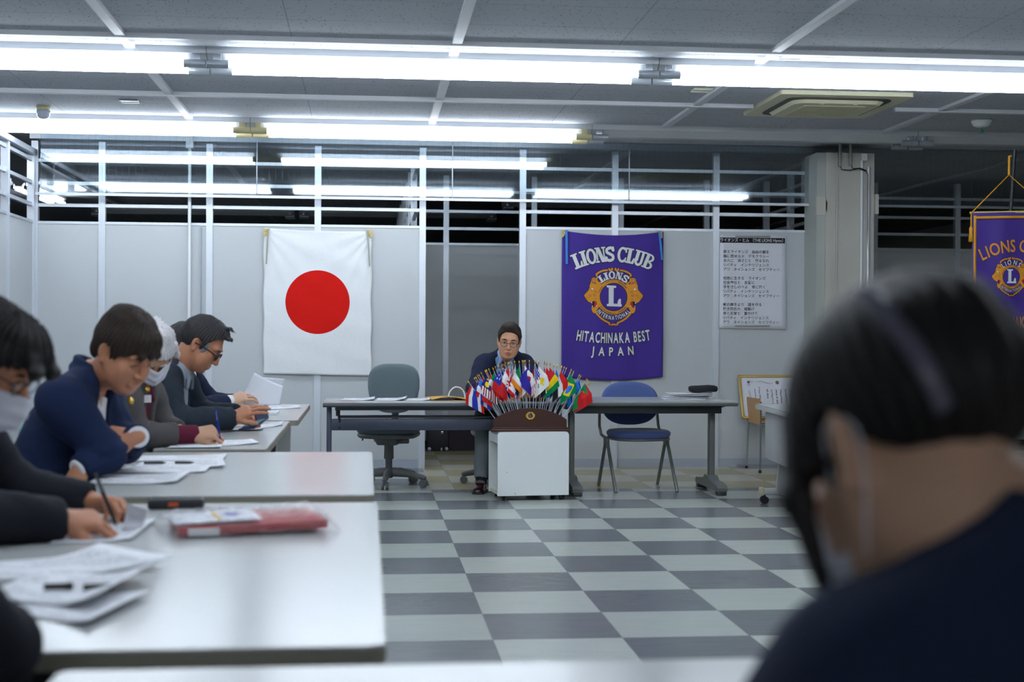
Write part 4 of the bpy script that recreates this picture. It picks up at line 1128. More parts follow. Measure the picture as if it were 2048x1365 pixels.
F = [  # finial x, finial y in the photo frame (measured), design, wording, row (0 front, 1 back)
 (938.2, 760, thai, 'red white and blue striped flag, outermost left of the fan', 0),
 (951.4, 754, plain(RED), 'mostly hidden red flag behind the blue-striped one', 1),
 (953.4, 752, stripes(BLU, (220, 210, 224), 5), 'blue flag with pale stripes, left side of the fan', 0),
 (957.1, 748.5, hs3(RED, WHT, BLK), 'red-edged flag tucked behind the tricolour at the left', 1),
 (959.6, 747, vs3(LBL, WHT, RED), 'vertical blue white and red tricolour, left of the yellow-sun flag', 0),
 (964.8, 743, hs3(RED, GRN, WHT), 'red and green flag sticking out under the yellow-sun flag', 1),
 (972.3, 739.5, malay, 'dark red and white striped flag with yellow sun in a blue corner', 0),
 (975.3, 738, hs3(RED, YEL, GRN), 'flag behind the yellow-sun one, red tip showing', 1),
 (980.2, 736, vs3(RED, YEL, RED), 'red and yellow flag behind the green white one', 1),
 (987.4, 733.5, vs3(GRN, WHT, RED), 'green white and red tricolour, left half of the fan', 0),
 (992.9, 731, hs3(BLK, RED, YEL), 'red and yellow flag mostly hidden, left of the starred blue corner', 1),
 (998.4, 729, canton(plain(RED), stars(BLU, 4)), 'plain red flag with white stars in its blue corner', 0),
 (1005.8, 727.5, cross(BLU, WHT), 'blue flag with a white cross, half hidden', 1),
 (1012.6, 724.5, czech, 'white and red flag with a blue wedge', 1),
 (1017.1, 723.6, canada, 'red and white flag with a red leaf at its centre', 0),
 (1019.7, 723, jack, 'blue flag of red and white crosses, centre left', 0),
 (1026.3, 722.5, canton(plain(BLU), jack), 'blue flag with crosses in its corner and small red stars', 1),
 (1031.8, 720.5, hs3(WHT, GRN, RED), 'white-topped flag half hidden, left of the green and orange one', 1),
 (1039.6, 720.5, vs3(GRN, WHT, ORG), 'green white and orange tricolour near the middle', 0),
 (1047.5, 719, hs3(NVY, WHT, RED), 'dark blue flag behind the white one with a red disc', 1),
 (1049.5, 719, disc(WHT, RED, .30), 'small white desk flag with a red disc', 0),
 (1053.6, 718.7, swiss, 'red flag with a white cross, half hidden in the middle', 1),
 (1060.0, 719, plain(PUR), 'plain violet flag at the middle of the fan', 0),
 (1071.5, 719, usa, 'flag of red and white stripes with white dots on blue', 0),
 (1073.5, 719.5, disc(RED, YEL, .2), 'dark red flag behind the starry striped one', 1),
 (1079.2, 720.3, cyprus, 'white flag with a yellow patch and a green sprig', 0),
 (1092.0, 721.4, canton(plain(RED), stars(RED, 1)), 'plain red flag right of the yellow-patch one', 1),
 (1095.1, 723, iraq, 'red white and black flag with green marks, right of the yellow-patch one', 0),
 (1102.3, 723, vs3(RED, YEL, GRN), 'broad red yellow and green flag, right half of the fan', 0),
 (1111.6, 726.4, vs3(LBL, ORG, LBL), 'small blue and orange flag behind the red yellow green one', 1),
 (1117.9, 727.5, hs3(LBL, WHT, LBL), 'pale blue flag between the sticks, right half', 1),
 (1125.3, 729.7, hs3(RED, WHT, BLK), 'broad red white and black striped flag left of the green and yellow one', 0),
 (1132.1, 731.3, hs3(BLU, RED, WHT), 'blue and red flag behind the black-striped one', 1),
 (1136.1, 733.5, plain(BLK), 'black-edged flag behind the green and yellow one', 1),
 (1144.6, 735.7, brazil, 'green flag with a yellow lozenge and blue globe', 0),
 (1146.4, 737.9, korea, 'white flag hidden right of the green and yellow one', 1),
 (1151.2, 740.1, algeria, 'green and white flag with a red crescent', 1),
 (1163.2, 746.7, disc(LBL, YEL, .15), 'sky blue flag behind the right-hand sticks', 1),
 (1166.0, 748.9, hs3(BLU, WHT, BLU), 'blue and white flag behind the right-hand sticks', 1),
 (1176.4, 754.9, disc(GRN, WHT, .14), 'plain green flag with a small white mark, far right', 0),
 (1178.1, 757.7, china, 'plain red flag with a yellow star, far right', 0),
 (1183.4, 763.7, disc(CYA, YEL, .16), 'turquoise flag, outermost right of the fan', 1)]
RANK = {11: 2, 14: 1, 15: 0, 16: 0, 18: 1, 20: 1, 22: 2, 23: 0, 25: 2, 27: 0, 28: 2, 31: 1, 34: 3, 39: 0, 40: 2, 0: 1, 2: 0, 4: 1, 6: 2, 9: 0}
M_dye = attr_mat('printed_flag_cloth', 0.75)
def desk_flag(i, fx, fy, design, words, row):
    y = HY+(-0.018 if row == 0 else 0.020)
    tip = Vector((HX+(fx-1062.0)*0.003505, y, 1.1705-(fy-661.5)*0.003505))
    bxx = (fx-1060.5)/122.5
    bx = max(-1, min(1, bxx))*0.243
    base = Vector((HX+bx, y, HZ+arch(bx)-0.012))
    d = (tip-base); L = d.length; d.normalize()
    t = thing('desk_flag', words, 'flag', tuple(base), 0, 'small flags in the mahogany stand')
    top = d*L
    MB().tube([(0, 0, 0), tuple(d*(L-0.012))], 0.0026, 6).build('stick', M_silver, t)
    ang = Vector((0, 0, 1)).rotation_difference(d).to_matrix().to_4x4()
    MB(Matrix.Translation(d*(L-0.016)) @ ang).lathe([(0.0028, 0.0), (0.0040, 0.004), (0.0022, 0.008), (0.0050, 0.014), (0.0030, 0.022), (0.0, 0.030)], (0, 0, 0), 8).build('finial', M_goldm, t)
    side = -1 if bxx < 0 else 1
    rnd = random.Random(i*13+5)
    W = 0.050+0.022*(1-abs(bxx))+rnd.uniform(-.010, .010); ph = rnd.uniform(0, 6); H = 0.108; LF = 0.128*rnd.uniform(.94, 1.04)
    if row: W *= 0.5
    sd = side if abs(bxx) > 0.25 else rnd.choice((-1, 1))
    lean = rnd.uniform(-.04, .04)+0.10*-side*abs(bxx)
    h0 = top-d*0.022
    front = -0.004-(0.010+0.011*(RANK.get(i, i % 2)) if row == 0 else -0.004)
    def S(u, v):
        p = h0-d*(v*H)
        w = min(1.0, u*2.2)
        x = p.x+sd*(1-v)*W*w*(0.55+0.45*u)+lean*u*LF-sd*0.020*w*v
        yy = p.y+front*w*(0.4+0.6*math.sin(PI*min(1, v+0.1)))+0.009*math.sin(v*8.5+ph+u*1.5)*w
        z = p.z-u*LF*0.93-0.012*w*(1-v)
        return (x, yy, z)
    nu, nv = (48, 32) if row == 0 else (24, 16)
    o = MB().grid(S, nu, nv, True).build('cloth', M_dye, t, fixn=False)
    set_dye(o, lambda fi: design((fi//nv+.5)/nu, (fi % nv+.5)/nv))
for i, (fx, fy, ds, w, row) in enumerate(F): desk_flag(i, fx, fy, ds, w, row)
# ================================================================== THINGS ON THE TABLES
def printed_paper():
    m = bpy.data.materials.new('printed_paper'); m.use_nodes = True
    t = NT(m); b = t.n['Principled BSDF']
    g = t.new('ShaderNodeTexCoord'); sp = t.new('ShaderNodeSeparateXYZ'); t.link(g.outputs['UV'], sp.inputs[0])
    rows = t.math('LESS_THAN', t.math('PINGPONG', t.math('MULTIPLY', sp.outputs[1], 22), 0.5), 0.17)
    mp = t.new('ShaderNodeMapping'); mp.inputs['Scale'].default_value = (26, 22, 1); t.link(g.outputs['UV'], mp.inputs[0])
    nz = t.noise(mp.outputs[0], 1.0, 2)
    mp2 = t.new('ShaderNodeMapping'); mp2.inputs['Scale'].default_value = (2.2, 4, 1); t.link(g.outputs['UV'], mp2.inputs[0])
    blk = t.math('GREATER_THAN', t.noise(mp2.outputs[0], 1.0, 1), 0.46)
    inside = t.math('MULTIPLY', t.math('LESS_THAN', t.math('PINGPONG', t.math('SUBTRACT', sp.outputs[0], 0.5), 1.0), 0.42), t.math('LESS_THAN', t.math('ABSOLUTE', t.math('SUBTRACT', sp.outputs[1], 0.5)), 0.43))
    ink = t.math('MULTIPLY', t.math('MULTIPLY', t.math('MULTIPLY', rows, t.math('GREATER_THAN', nz, 0.46)), blk), inside)
    col = t.mix(t.math('MULTIPLY', ink, 0.75), lin((222, 224, 230)), lin((70, 70, 80)))
    t.link(col, b.inputs['Base Color']); b.inputs['Roughness'].default_value = 0.7
    return m
M_pp = printed_paper()
def sheet(label, quad, z, group, curl=0.006, curl_edge=1, n=10, seed=0, mat_=None, name='paper_sheet'):
    """paper lying on a table; quad: near-left, far-left, far-right, near-right"""
    a, b, c, d = [Vector((p[0], p[1], 0)) for p in quad]
    cen = (a+b+c+d)/4
    rnd = random.Random(seed)
    ph = rnd.uniform(0, 6)
    def S(u, v):
        p = (a*(1-u)+d*u)*(1-v)+(b*(1-u)+c*u)*v
        e = u if curl_edge else v
        return (p.x-cen.x, p.y-cen.y, 0.0015+curl*max(0, e-0.55)**2*4+0.0012*math.sin(4*u+ph)*math.sin(3*v+ph)+0.0012)
    mb = MB().grid(S, n, n, True, 0.0012)
    o = mb.build(name, mat_ or M_pp); o.location = (cen.x, cen.y, z)
    uv = o.data.uv_layers.new(name='UVMap'); w = n+1; nv_ = w*w
    for l in o.data.loops:
        k = l.vertex_index % nv_; uv.data[l.index].uv = (k//w/n, (k % w)/n)
    return tag(o, label, 'paper', group)
g2 = 'papers on the second meeting table'
sheet('printed sheet farthest along the second table, by the folded arms', [(-0.833, 5.207), (-0.836, 5.455), (-0.524, 5.464), (-0.519, 5.273)], 0.7005, g2, seed=1)
sheet('printed sheet with black bars, second from the far end of the second table', [(-0.80, 5.00), (-0.80, 5.186), (-0.52, 5.253), (-0.478, 4.946)], 0.7005, g2, 0.012, seed=2)
sheet('printed sheet in the middle of the row before the man with folded arms', [(-0.845, 4.80), (-0.82, 5.034), (-0.531, 5.003), (-0.531, 4.793)], 0.7005, g2, seed=3)
sheet('printed sheet nearest the near edge of the second table', [(-0.850, 4.454), (-0.845, 4.743), (-0.573, 4.728), (-0.581, 4.452)], 0.7005, g2, 0.010, seed=4)
def marks(parent_label, x, y, z, w, d, rz, nm='pen', cat='pen', m=M_dark):
    t = thing(nm, parent_label, cat, (x, y, z), rz)
    MB().tube([(-w/2, 0, d), (w/2-0.012, 0, d)], d, 10).tube([(w/2-0.012, 0, d), (w/2, 0, d)], [d*0.9, d*0.25], 10).build('barrel', m, t)
    MB().box((-w/2+0.025, 0, 2*d), (0.04, 0.004, 0.002)).build('clip', M_chrome, t)
    return t
marks('black pen lying across the barred sheet on the second table, left one', -0.735, 5.075, 0.7050, 0.075, 0.0045, 0.05)
marks('black pen lying across the barred sheet on the second table, right one', -0.635, 5.085, 0.7050, 0.065, 0.0045, 0.02)
g1 = 'papers at the near end of the nearest table'
sheet('broad printed sheet at the back of the near pile, reaching off the left edge', [(-0.80, 2.70), (-0.78, 2.95), (-0.553, 3.035), (-0.375, 2.85)], 0.7005, g1, 0.03, seed=5)
sheet('printed sheet with two black blocks on top of the near pile', [(-0.66, 2.55), (-0.645, 2.80), (-0.40, 2.745), (-0.45, 2.42)], 0.7040, g1, 0.03, seed=6)
sheet('sheet with a pale blue picture under the front of the near pile', [(-0.60, 2.44), (-0.585, 2.60), (-0.379, 2.56), (-0.437, 2.30)], 0.7005, g1, 0.012, seed=7)
for x, y, l in ((-0.545, 2.60, 'left'), (-0.475, 2.59, 'right')):
    t = thing('marker_pen', 'thick black marker on the near paper pile, the %s of two' % l, 'pen', (x, y, 0.7085), 0.1)
    MB().tube([(-0.024, 0, 0.006), (0.012, 0, 0.006)], 0.006, 10).build('barrel', M_dark, t); MB().tube([(0.012, 0, 0.006), (0.026, 0, 0.006)], 0.0065, 10).build('cap', M_blk, t)
sheet('sheet under the writing hand of the masked person at the left', [(-0.69, 3.20), (-0.698, 3.52), (-0.515, 3.578), (-0.523, 3.25)], 0.7005, 'paper of the masked person', seed=8)
# folded slip standing up by the hand
o = MB().grid(lambda u, v: (0.045*(u-.5)+0.01*v, 0.012*math.sin(3*v)+0.01*u, 0.001+0.062*v*(1-0.25*u)), 8, 8, True, 0.001).build('paper_slip', M_paper); o.location = (-0.545, 3.40, 0.703)
tag(o, 'curled white slip of paper held upright in the fingers of the masked person', 'paper')
g3 = 'papers on the third table'
sheet('printed sheet under the pen of the white-haired man', [(-0.70, 5.83), (-0.66, 6.20), (-0.49, 6.22), (-0.445, 6.02)], 0.7005, g3, seed=9)
sheet('blue-lined sheet at the near edge of the third table', [(-0.79, 5.79), (-0.792, 5.98), (-0.60, 6.0), (-0.575, 5.80)], 0.7035, g3, 0.003, seed=10)
sheet('printed sheet at the far right corner of the third table', [(-0.549, 6.85), (-0.54, 7.20), (-0.43, 7.50), (-0.42, 7.20)], 0.7005, g3, 0.004, seed=11)
sheet('sheet under the booklet on the third table', [(-0.655, 6.80), (-0.642, 7.09), (-0.50, 7.087), (-0.495, 6.83)], 0.7035, g3, 0.003, seed=12)
g4 = 'papers on the farthest left table'
sheet('long printed sheet on the farthest left table, behind the booklet', [(-0.742, 8.513), (-0.782, 9.10), (-0.424, 9.17), (-0.40, 8.845)], 0.7005, g4, 0.004, seed=13)
o = MB().prism(rrect(0.085, 0.30, 0.004), 0, 0.012).build('note_pad', M_paper); o.location = (-0.545, 8.22, 0.7005); tag(o, 'small white note pad at the near end of the farthest left table', 'note pad')
gh = 'papers on the slate-edged table'
sheet('loose papers at the left end of the slate-edged table', [(-0.20, 10.18), (-0.158, 10.55), (0.063, 10.55), (0.054, 10.17)], 0.6825, gh, 0.015, seed=14)
sheet('loose papers before the empty grey chair, on the slate-edged table', [(0.06, 10.16), (0.081, 10.55), (0.30, 10.55), (0.272, 10.16)], 0.6825, gh, 0.02, seed=15)
sheet('loose papers beside the yellow bag on the slate-edged table', [(0.278, 10.15), (0.305, 10.5), (0.455, 10.5), (0.452, 10.16)], 0.6825, gh, 0.012, seed=16)
sheet('loose sheet on the rolling table at the right', [(2.72, 8.40), (2.74, 8.70), (2.95, 8.68), (2.93, 8.38)], 0.6885, 'paper on the rolling table', 0.012, seed=17)

# flat yellow paper carrier with a white rope handle
M_kraft = mat('yellow_kraft', (206, 160, 72), 0.6, var=0.06)
bg = thing('paper_bag', 'flat yellow paper bag with white rope handle on the slate-edged table', 'bag', (0.63, 10.32, 0.682))
MB().grid(lambda u, v: (-0.165+0.35*u-0.04*v*(1-u), -0.16+0.36*v, 0.010+0.022*math.sin(PI*min(1, u*1.4))*(1-0.5*v)), 12, 8, True, 0.004).build('front_sheet', M_kraft, bg)
MB().grid(lambda u, v: (-0.165+0.35*u-0.03*v, -0.155+0.36*v, 0.004+0.001*math.sin(6*u)), 8, 8, True, 0.003).build('back_sheet', M_kraft, bg)
MB().prism([(-0.16, 0.006), (-0.10, 0.020), (0.02, 0.024), (-0.02, 0.008)], -0.158, -0.150, 'y').build('opening', mat('bag_inside_dark', (44, 34, 30), 0.8), bg)
MB().tube(curve([(-0.045, 0.02), (-0.035, 0.065), (0.005, 0.098), (0.05, 0.085), (0.07, 0.05), (0.075, 0.02)]) and [(x, -0.13, z) for x, z in curve([(-0.045, 0.02), (-0.035, 0.065), (0.005, 0.098), (0.05, 0.085), (0.07, 0.05), (0.075, 0.02)])], 0.005, 8).build('rope_handle', M_whitep, bg)

# brass gong behind the flags
gg = thing('desk_gong', 'small brass gong on a dark wooden foot, half hidden behind the desk flags', 'gong', (1.19, 10.13, 0.682))
MB().box((0, 0, 0.012), (0.18, 0.12, 0.024), bev=0.006).build('foot', M_maho, gg)
MB().lathe([(0.0, 0.024), (0.075, 0.026), (0.07, 0.05), (0.035, 0.085), (0.0, 0.095)], (0, 0, 0), 24).build('bell', M_goldm, gg)

# clip files and a pouch on the grey table
gk = 'white clip files stacked on the grey table'
for k in range(5):
    x, y, rz = 2.36+0.03*k-0.004*k*k, 10.47+0.02*(k % 3), (-0.10, 0.05, 0.12, -0.04, 0.16)[k]
    t = thing('clip_file', ('white clip file lowest in the stack on the grey table', 'white clip file second from the bottom of the stack', 'white clip file in the middle of the stack', 'white clip file second from the top of the stack', 'white clip file on top of the stack, beside the black pouch')[k], 'file', (x, y, 0.686+0.009*k), rz, gk)
    MB().grid(lambda u, v: (-0.155+0.31*u, -0.11+0.22*v, 0.003+0.002*math.sin(5*u+k)+(0.004*(1-u) if k > 2 else 0)), 8, 6, True, 0.004).build('sheets', M_paper, t)
    MB().box((0.15, 0.0, 0.006), (0.03, 0.07, 0.006), bev=0.002).tube([(0.165, -0.03, 0.006), (0.165, 0.03, 0.006)], 0.004, 8).build('metal_clip', M_chrome, t)
po = thing('pouch', 'black zip pouch lying on the clip files at the end of the grey table', 'pouch', (2.51, 10.46, 0.7335), 0.0)
vs, fs = cushion(0.22, 0.12, 0.05, 0, 0, 0.026, round_=0.3)
MB().add([(x, y, z+0.004*math.sin(x*30)) for x, y, z in vs], fs, True).build('body', mat('black_pouch_cloth', (20, 22, 26), 0.8, var=0.05), po)
MB().tube([(-0.095, -0.02, 0.047), (0, -0.025, 0.052), (0.095, -0.02, 0.045)], 0.0025, 6).build('zip', M_legd, po)

# black pen case, silver pen and the bagged red cloth on the nearest table
pcse = thing('pen_case', 'black pen case with an orange tab at the far end of the nearest table', 'case', (-0.50, 3.84, 0.7005), 0.02)
MB().box((0, 0, 0.014), (0.145, 0.06, 0.028), bev=0.008).build('body', M_case, pcse)
MB().box((-0.005, -0.031, 0.014), (0.025, 0.003, 0.010)).build('tab', mat('orange_tab', (190, 80, 30), 0.5), pcse)
MB().box((0, 0, 0.0285), (0.125, 0.004, 0.002)).build('zip', M_legd, pcse)
t = marks('silver and black ballpoint pen beside the black pen case', -0.425, 3.70, 0.7005, 0.15, 0.0055, -0.55, m=M_dark)
MB().tube([(-0.075, 0, 0.0055), (-0.01, 0, 0.0055)], 0.0058, 10).build('grip', M_silver, t)
def film_material():
    m = bpy.data.materials.new('clear_film'); m.use_nodes = True
    t = NT(m); t.n.remove(t.n['Principled BSDF']); out = t.n['Material Output']
    tr = t.new('ShaderNodeBsdfTransparent'); tr.inputs[0].default_value = (0.95, 0.95, 0.96, 1)
    gl = t.new('ShaderNodeBsdfGlossy'); gl.inputs['Roughness'].default_value = 0.12
    lw = t.new('ShaderNodeLayerWeight'); lw.inputs[0].default_value = 0.35
    g = t.new('ShaderNodeTexCoord'); bp = t.new('ShaderNodeBump'); bp.inputs['Strength'].default_value = 0.9; bp.inputs['Distance'].default_value = 0.01
    t.link(t.noise(g.outputs['Object'], 45, 4, 0.6), bp.inputs['Height']); t.link(bp.outputs[0], gl.inputs['Normal']); t.link(bp.outputs[0], lw.inputs['Normal'])
    mx = t.new('ShaderNodeMixShader'); t.link(t.math('ADD', t.math('MULTIPLY', lw.outputs['Fresnel'], 0.3), 0.04), mx.inputs[0]); t.link(tr.outputs[0], mx.inputs[1]); t.link(gl.outputs[0], mx.inputs[2]); t.link(mx.outputs[0], out.inputs[0])
    return m
rb = thing('bagged_cloth', 'folded red cloth with a printed card in clear plastic wrap, on the nearest table', 'package', (-0.288, 3.44, 0.7005), 0.22)
M_redc = mat('red_cloth', (176, 26, 36), 0.7, var=0.06, scale=80, sheen=0.2)
for k in range(3):
    MB().grid(lambda u, v: (-0.165+0.34*u, -0.13+0.26*v, 0.009+0.006*k+0.002*math.sin(6*u+k)*math.sin(5*v)+0.008*u), 14, 10, True, 0.005).build('cloth_fold', M_redc, rb)
card = MB().grid(lambda u, v: (-0.175+0.20*u, -0.10+0.20*v, 0.029+0.006*u+0.002*math.sin(4*v)), 8, 8, True, 0.002).build('printed_card', M_paper, rb)
MB().box((-0.07, -0.02, 0.035), (0.010, 0.13, 0.002)).build('yellow_stripe', mat('yellow_print', (222, 180, 50), 0.6), card)
MB().prism([(-0.03+0.018*math.cos(a), 0.0+0.03*math.sin(a)) for a in [k*PI/8 for k in range(16)]], 0.0345, 0.0365).build('blue_dot', mat('blue_print', (110, 120, 190), 0.6), card)
MB().box((-0.11, -0.132, 0.013), (0.07, 0.006, 0.016)).build('white_label', M_whitep, rb)
bm = bmesh.new(); bmesh.ops.create_grid(bm, x_segments=40, y_segments=28, size=1.0)
rnd = random.Random(4)
for v in bm.verts:
    x, y = v.co.x, v.co.y; e = max(abs(x), abs(y))
    z = (0.038+0.006*x) if e < 0.86 else 0.036*(1-(e-0.86)/0.14)+0.004
    v.co = Vector((x*0.205, y*0.155, z+rnd.uniform(-.002, .004)))
MB().bm(bm, True).build('plastic_wrap', film_material(), rb, fixn=False)
# ================================================================== PEOPLE: smooth-blended solids turned into one skin
class Blend:
    """distance field on a grid; shapes are melted together, mesh() returns the surface"""
    def __init__(s, lo, hi, res):
        s.lo = np.array(lo, float); s.res = res
        s.n = np.maximum(4, np.ceil((np.array(hi)-s.lo)/res).astype(int)+1)
        s.D = np.full(s.n, 0.25, np.float32)
        s.ax = [s.lo[i]+res*np.arange(s.n[i]) for i in range(3)]
        s.M = Matrix()
    def _P(s, p): return np.array(s.M @ Vector(p))
    def _sub(s, lo, hi):
        a = np.clip(np.floor((lo-s.lo)/s.res).astype(int), 0, s.n-1); b = np.clip(np.ceil((hi-s.lo)/s.res).astype(int)+1, 1, s.n)
        if np.any(b <= a): return None
        sl = tuple(slice(a[i], b[i]) for i in range(3))
        return sl, s.ax[0][sl[0]][:, None, None], s.ax[1][sl[1]][None, :, None], s.ax[2][sl[2]][None, None, :]
    def _op(s, sl, d, k, op):
        A = s.D[sl]
        if op == 'u':
            if k > 0:
                h = np.maximum(k-np.abs(A-d), 0)/k; s.D[sl] = np.minimum(A, d)-h*h*k*0.25
            else: s.D[sl] = np.minimum(A, d)
        else:
            if k > 0:
                h = np.maximum(k-np.abs(A+d), 0)/k; s.D[sl] = np.maximum(A, -d)+h*h*k*0.25
            else: s.D[sl] = np.maximum(A, -d)
    def cone(s, p0, p1, r0, r1=None, k=0.02, op='u'):
        r1 = r0 if r1 is None else r1
        a, b = s._P(p0), s._P(p1); R = max(r0, r1)+k+3*s.res+0.02
        q = s._sub(np.minimum(a, b)-R, np.maximum(a, b)+R)
        if q is None: return s
        sl, X, Y, Z = q; d = b-a; L2 = max(float(d@d), 1e-10)
        t = np.clip(((X-a[0])*d[0]+(Y-a[1])*d[1]+(Z-a[2])*d[2])/L2, 0, 1)
        ds = np.sqrt((X-a[0]-t*d[0])**2+(Y-a[1]-t*d[1])**2+(Z-a[2]-t*d[2])**2)-(r0+(r1-r0)*t)
        s._op(sl, ds.astype(np.float32), k, op); return s
    def chain(s, pts, radii, k=0.02):
        for i in range(len(pts)-1): s.cone(pts[i], pts[i+1], radii[i], radii[i+1], k)
        return s
    def ell(s, c, r, k=0.02, op='u', rot=None):
        R3 = np.array(s.M.to_3x3()); sc = abs(np.linalg.det(R3))**(1/3); R3 = R3/sc
        if rot is not None: R3 = R3 @ np.array(rot)
        r = np.array(r)*sc; cc = s._P(c); m = r.max()+k+3*s.res+0.02
        q = s._sub(cc-m, cc+m)
        if q is None: return s
        sl, X, Y, Z = q; X = X-cc[0]; Y = Y-cc[1]; Z = Z-cc[2]
        u = [(R3[0, i]*X+R3[1, i]*Y+R3[2, i]*Z) for i in range(3)]
        k0 = np.sqrt(sum((u[i]/r[i])**2 for i in range(3))); k1 = np.sqrt(sum((u[i]/r[i]**2)**2 for i in range(3)))
        s._op(sl, (k0*(k0-1)/np.maximum(k1, 1e-6)).astype(np.float32), k, op); return s
    def coords(s, M):
        """grid coordinates in the frame M"""
        I = np.array(M.inverted()); X, Y, Z = s.ax[0][:, None, None], s.ax[1][None, :, None], s.ax[2][None, None, :]
        return [(I[i, 0]*X+I[i, 1]*Y+I[i, 2]*Z+I[i, 3]) for i in range(3)]
    def mesh(s):
        D = s.D; ins = D < 0; n = D.shape
        c = [ins[i:n[0]-1+i, j:n[1]-1+j, k:n[2]-1+k] for i in (0, 1) for j in (0, 1) for k in (0, 1)]
        cnt = sum(x.astype(np.int8) for x in c); act = (cnt > 0) & (cnt < 8)
        idx = np.argwhere(act); m = len(idx)
        if m == 0: return [], []
        vid = np.full(act.shape, -1, np.int64); vid[act] = np.arange(m)
        acc = np.zeros((m, 3)); w = np.zeros(m)
        for ax in range(3):
            o = [0, 1, 2]; o.remove(ax)
            for a in (0, 1):
                for b in (0, 1):
                    p0 = idx.copy(); p0[:, o[0]] += a; p0[:, o[1]] += b; p1 = p0.copy(); p1[:, ax] += 1
                    d0 = D[tuple(p0.T)]; d1 = D[tuple(p1.T)]; cr = (d0 < 0) != (d1 < 0)
                    t = np.where(cr, d0/np.where(cr, d0-d1, 1), 0)
                    pos = p0.astype(float); pos[:, ax] += t
                    acc[cr] += pos[cr]; w[cr] += 1
        V = s.lo+s.res*(acc/w[:, None])
        F = []
        for ax in range(3):
            o = [(ax+1) % 3, (ax+2) % 3]
            sl0 = [slice(1, -1)]*3; sl0[ax] = slice(0, -1); sl1 = list(sl0); sl1[ax] = slice(1, None)
            a = ins[tuple(sl0)]; b = ins[tuple(sl1)]; e = np.argwhere(a != b)
            if len(e) == 0: continue
            sg = a[tuple(e.T)]
            base = e.copy()
            for i in o: base[:, i] += 1
            q = []
            for da, db in ((-1, -1), (0, -1), (0, 0), (-1, 0)):
                p = base.copy(); p[:, o[0]] += da; p[:, o[1]] += db; q.append(vid[tuple(p.T)])
            q = np.stack(q, 1); q[~sg] = q[~sg][:, ::-1]
            F.append(q[(q >= 0).all(1)])
        return V, np.concatenate(F)

def skin_obj(name, meshes, m, parent, label=None):
    vs = []; fs = []; o = 0
    for V, Fq in meshes:
        if len(V) == 0: continue
        vs.append(np.asarray(V)); fs.append(np.asarray(Fq)+o); o += len(V)
    V = np.concatenate(vs); Fq = np.concatenate(fs)
    if parent is not None: V = V-np.array(parent.location)
    me = bpy.data.meshes.new(name)
    me.vertices.add(len(V)); me.vertices.foreach_set('co', V.astype(np.float32).ravel())
    me.loops.add(4*len(Fq)); me.loops.foreach_set('vertex_index', Fq.astype(np.int32).ravel())
    me.polygons.add(len(Fq)); me.polygons.foreach_set('loop_start', np.arange(0, 4*len(Fq), 4, dtype=np.int32))
    me.polygons.foreach_set('use_smooth', np.ones(len(Fq), bool))
    me.update(calc_edges=True); me.validate()
    me.materials.append(m)
    ob = bpy.data.objects.new(name, me); C.objects.link(ob)
    if parent is not None: ob.parent = parent
    if label: ob['label'] = label
    return ob

def frame(c, fwd, up, s=1.0):
    """x = right side of the person, y = forward, z = up"""
    y = Vector(fwd).normalized(); z = Vector(up); z = (z-y*z.dot(y)).normalized(); x = y.cross(z)
    return Matrix(((x.x*s, y.x*s, z.x*s, c[0]), (x.y*s, y.y*s, z.y*s, c[1]), (x.z*s, y.z*s, z.z*s, c[2]), (0, 0, 0, 1)))

def wave_noise(co, seed, scale, n=6):
    r = np.random.RandomState(seed); out = 0
    for i in range(n):
        k = r.normal(size=3); k = k/np.linalg.norm(k)*scale*r.uniform(.6, 1.6)
        out = out+np.sin(co[0]*k[0]+co[1]*k[1]+co[2]*k[2]+r.uniform(0, 6.28))
    return out/n

def skin_mat(name, c):
    m = mat(name, c, 0.48, var=0.05, scale=45, bump=0.12, bscale=160, spec=0.4, sss=0.15)
    return m

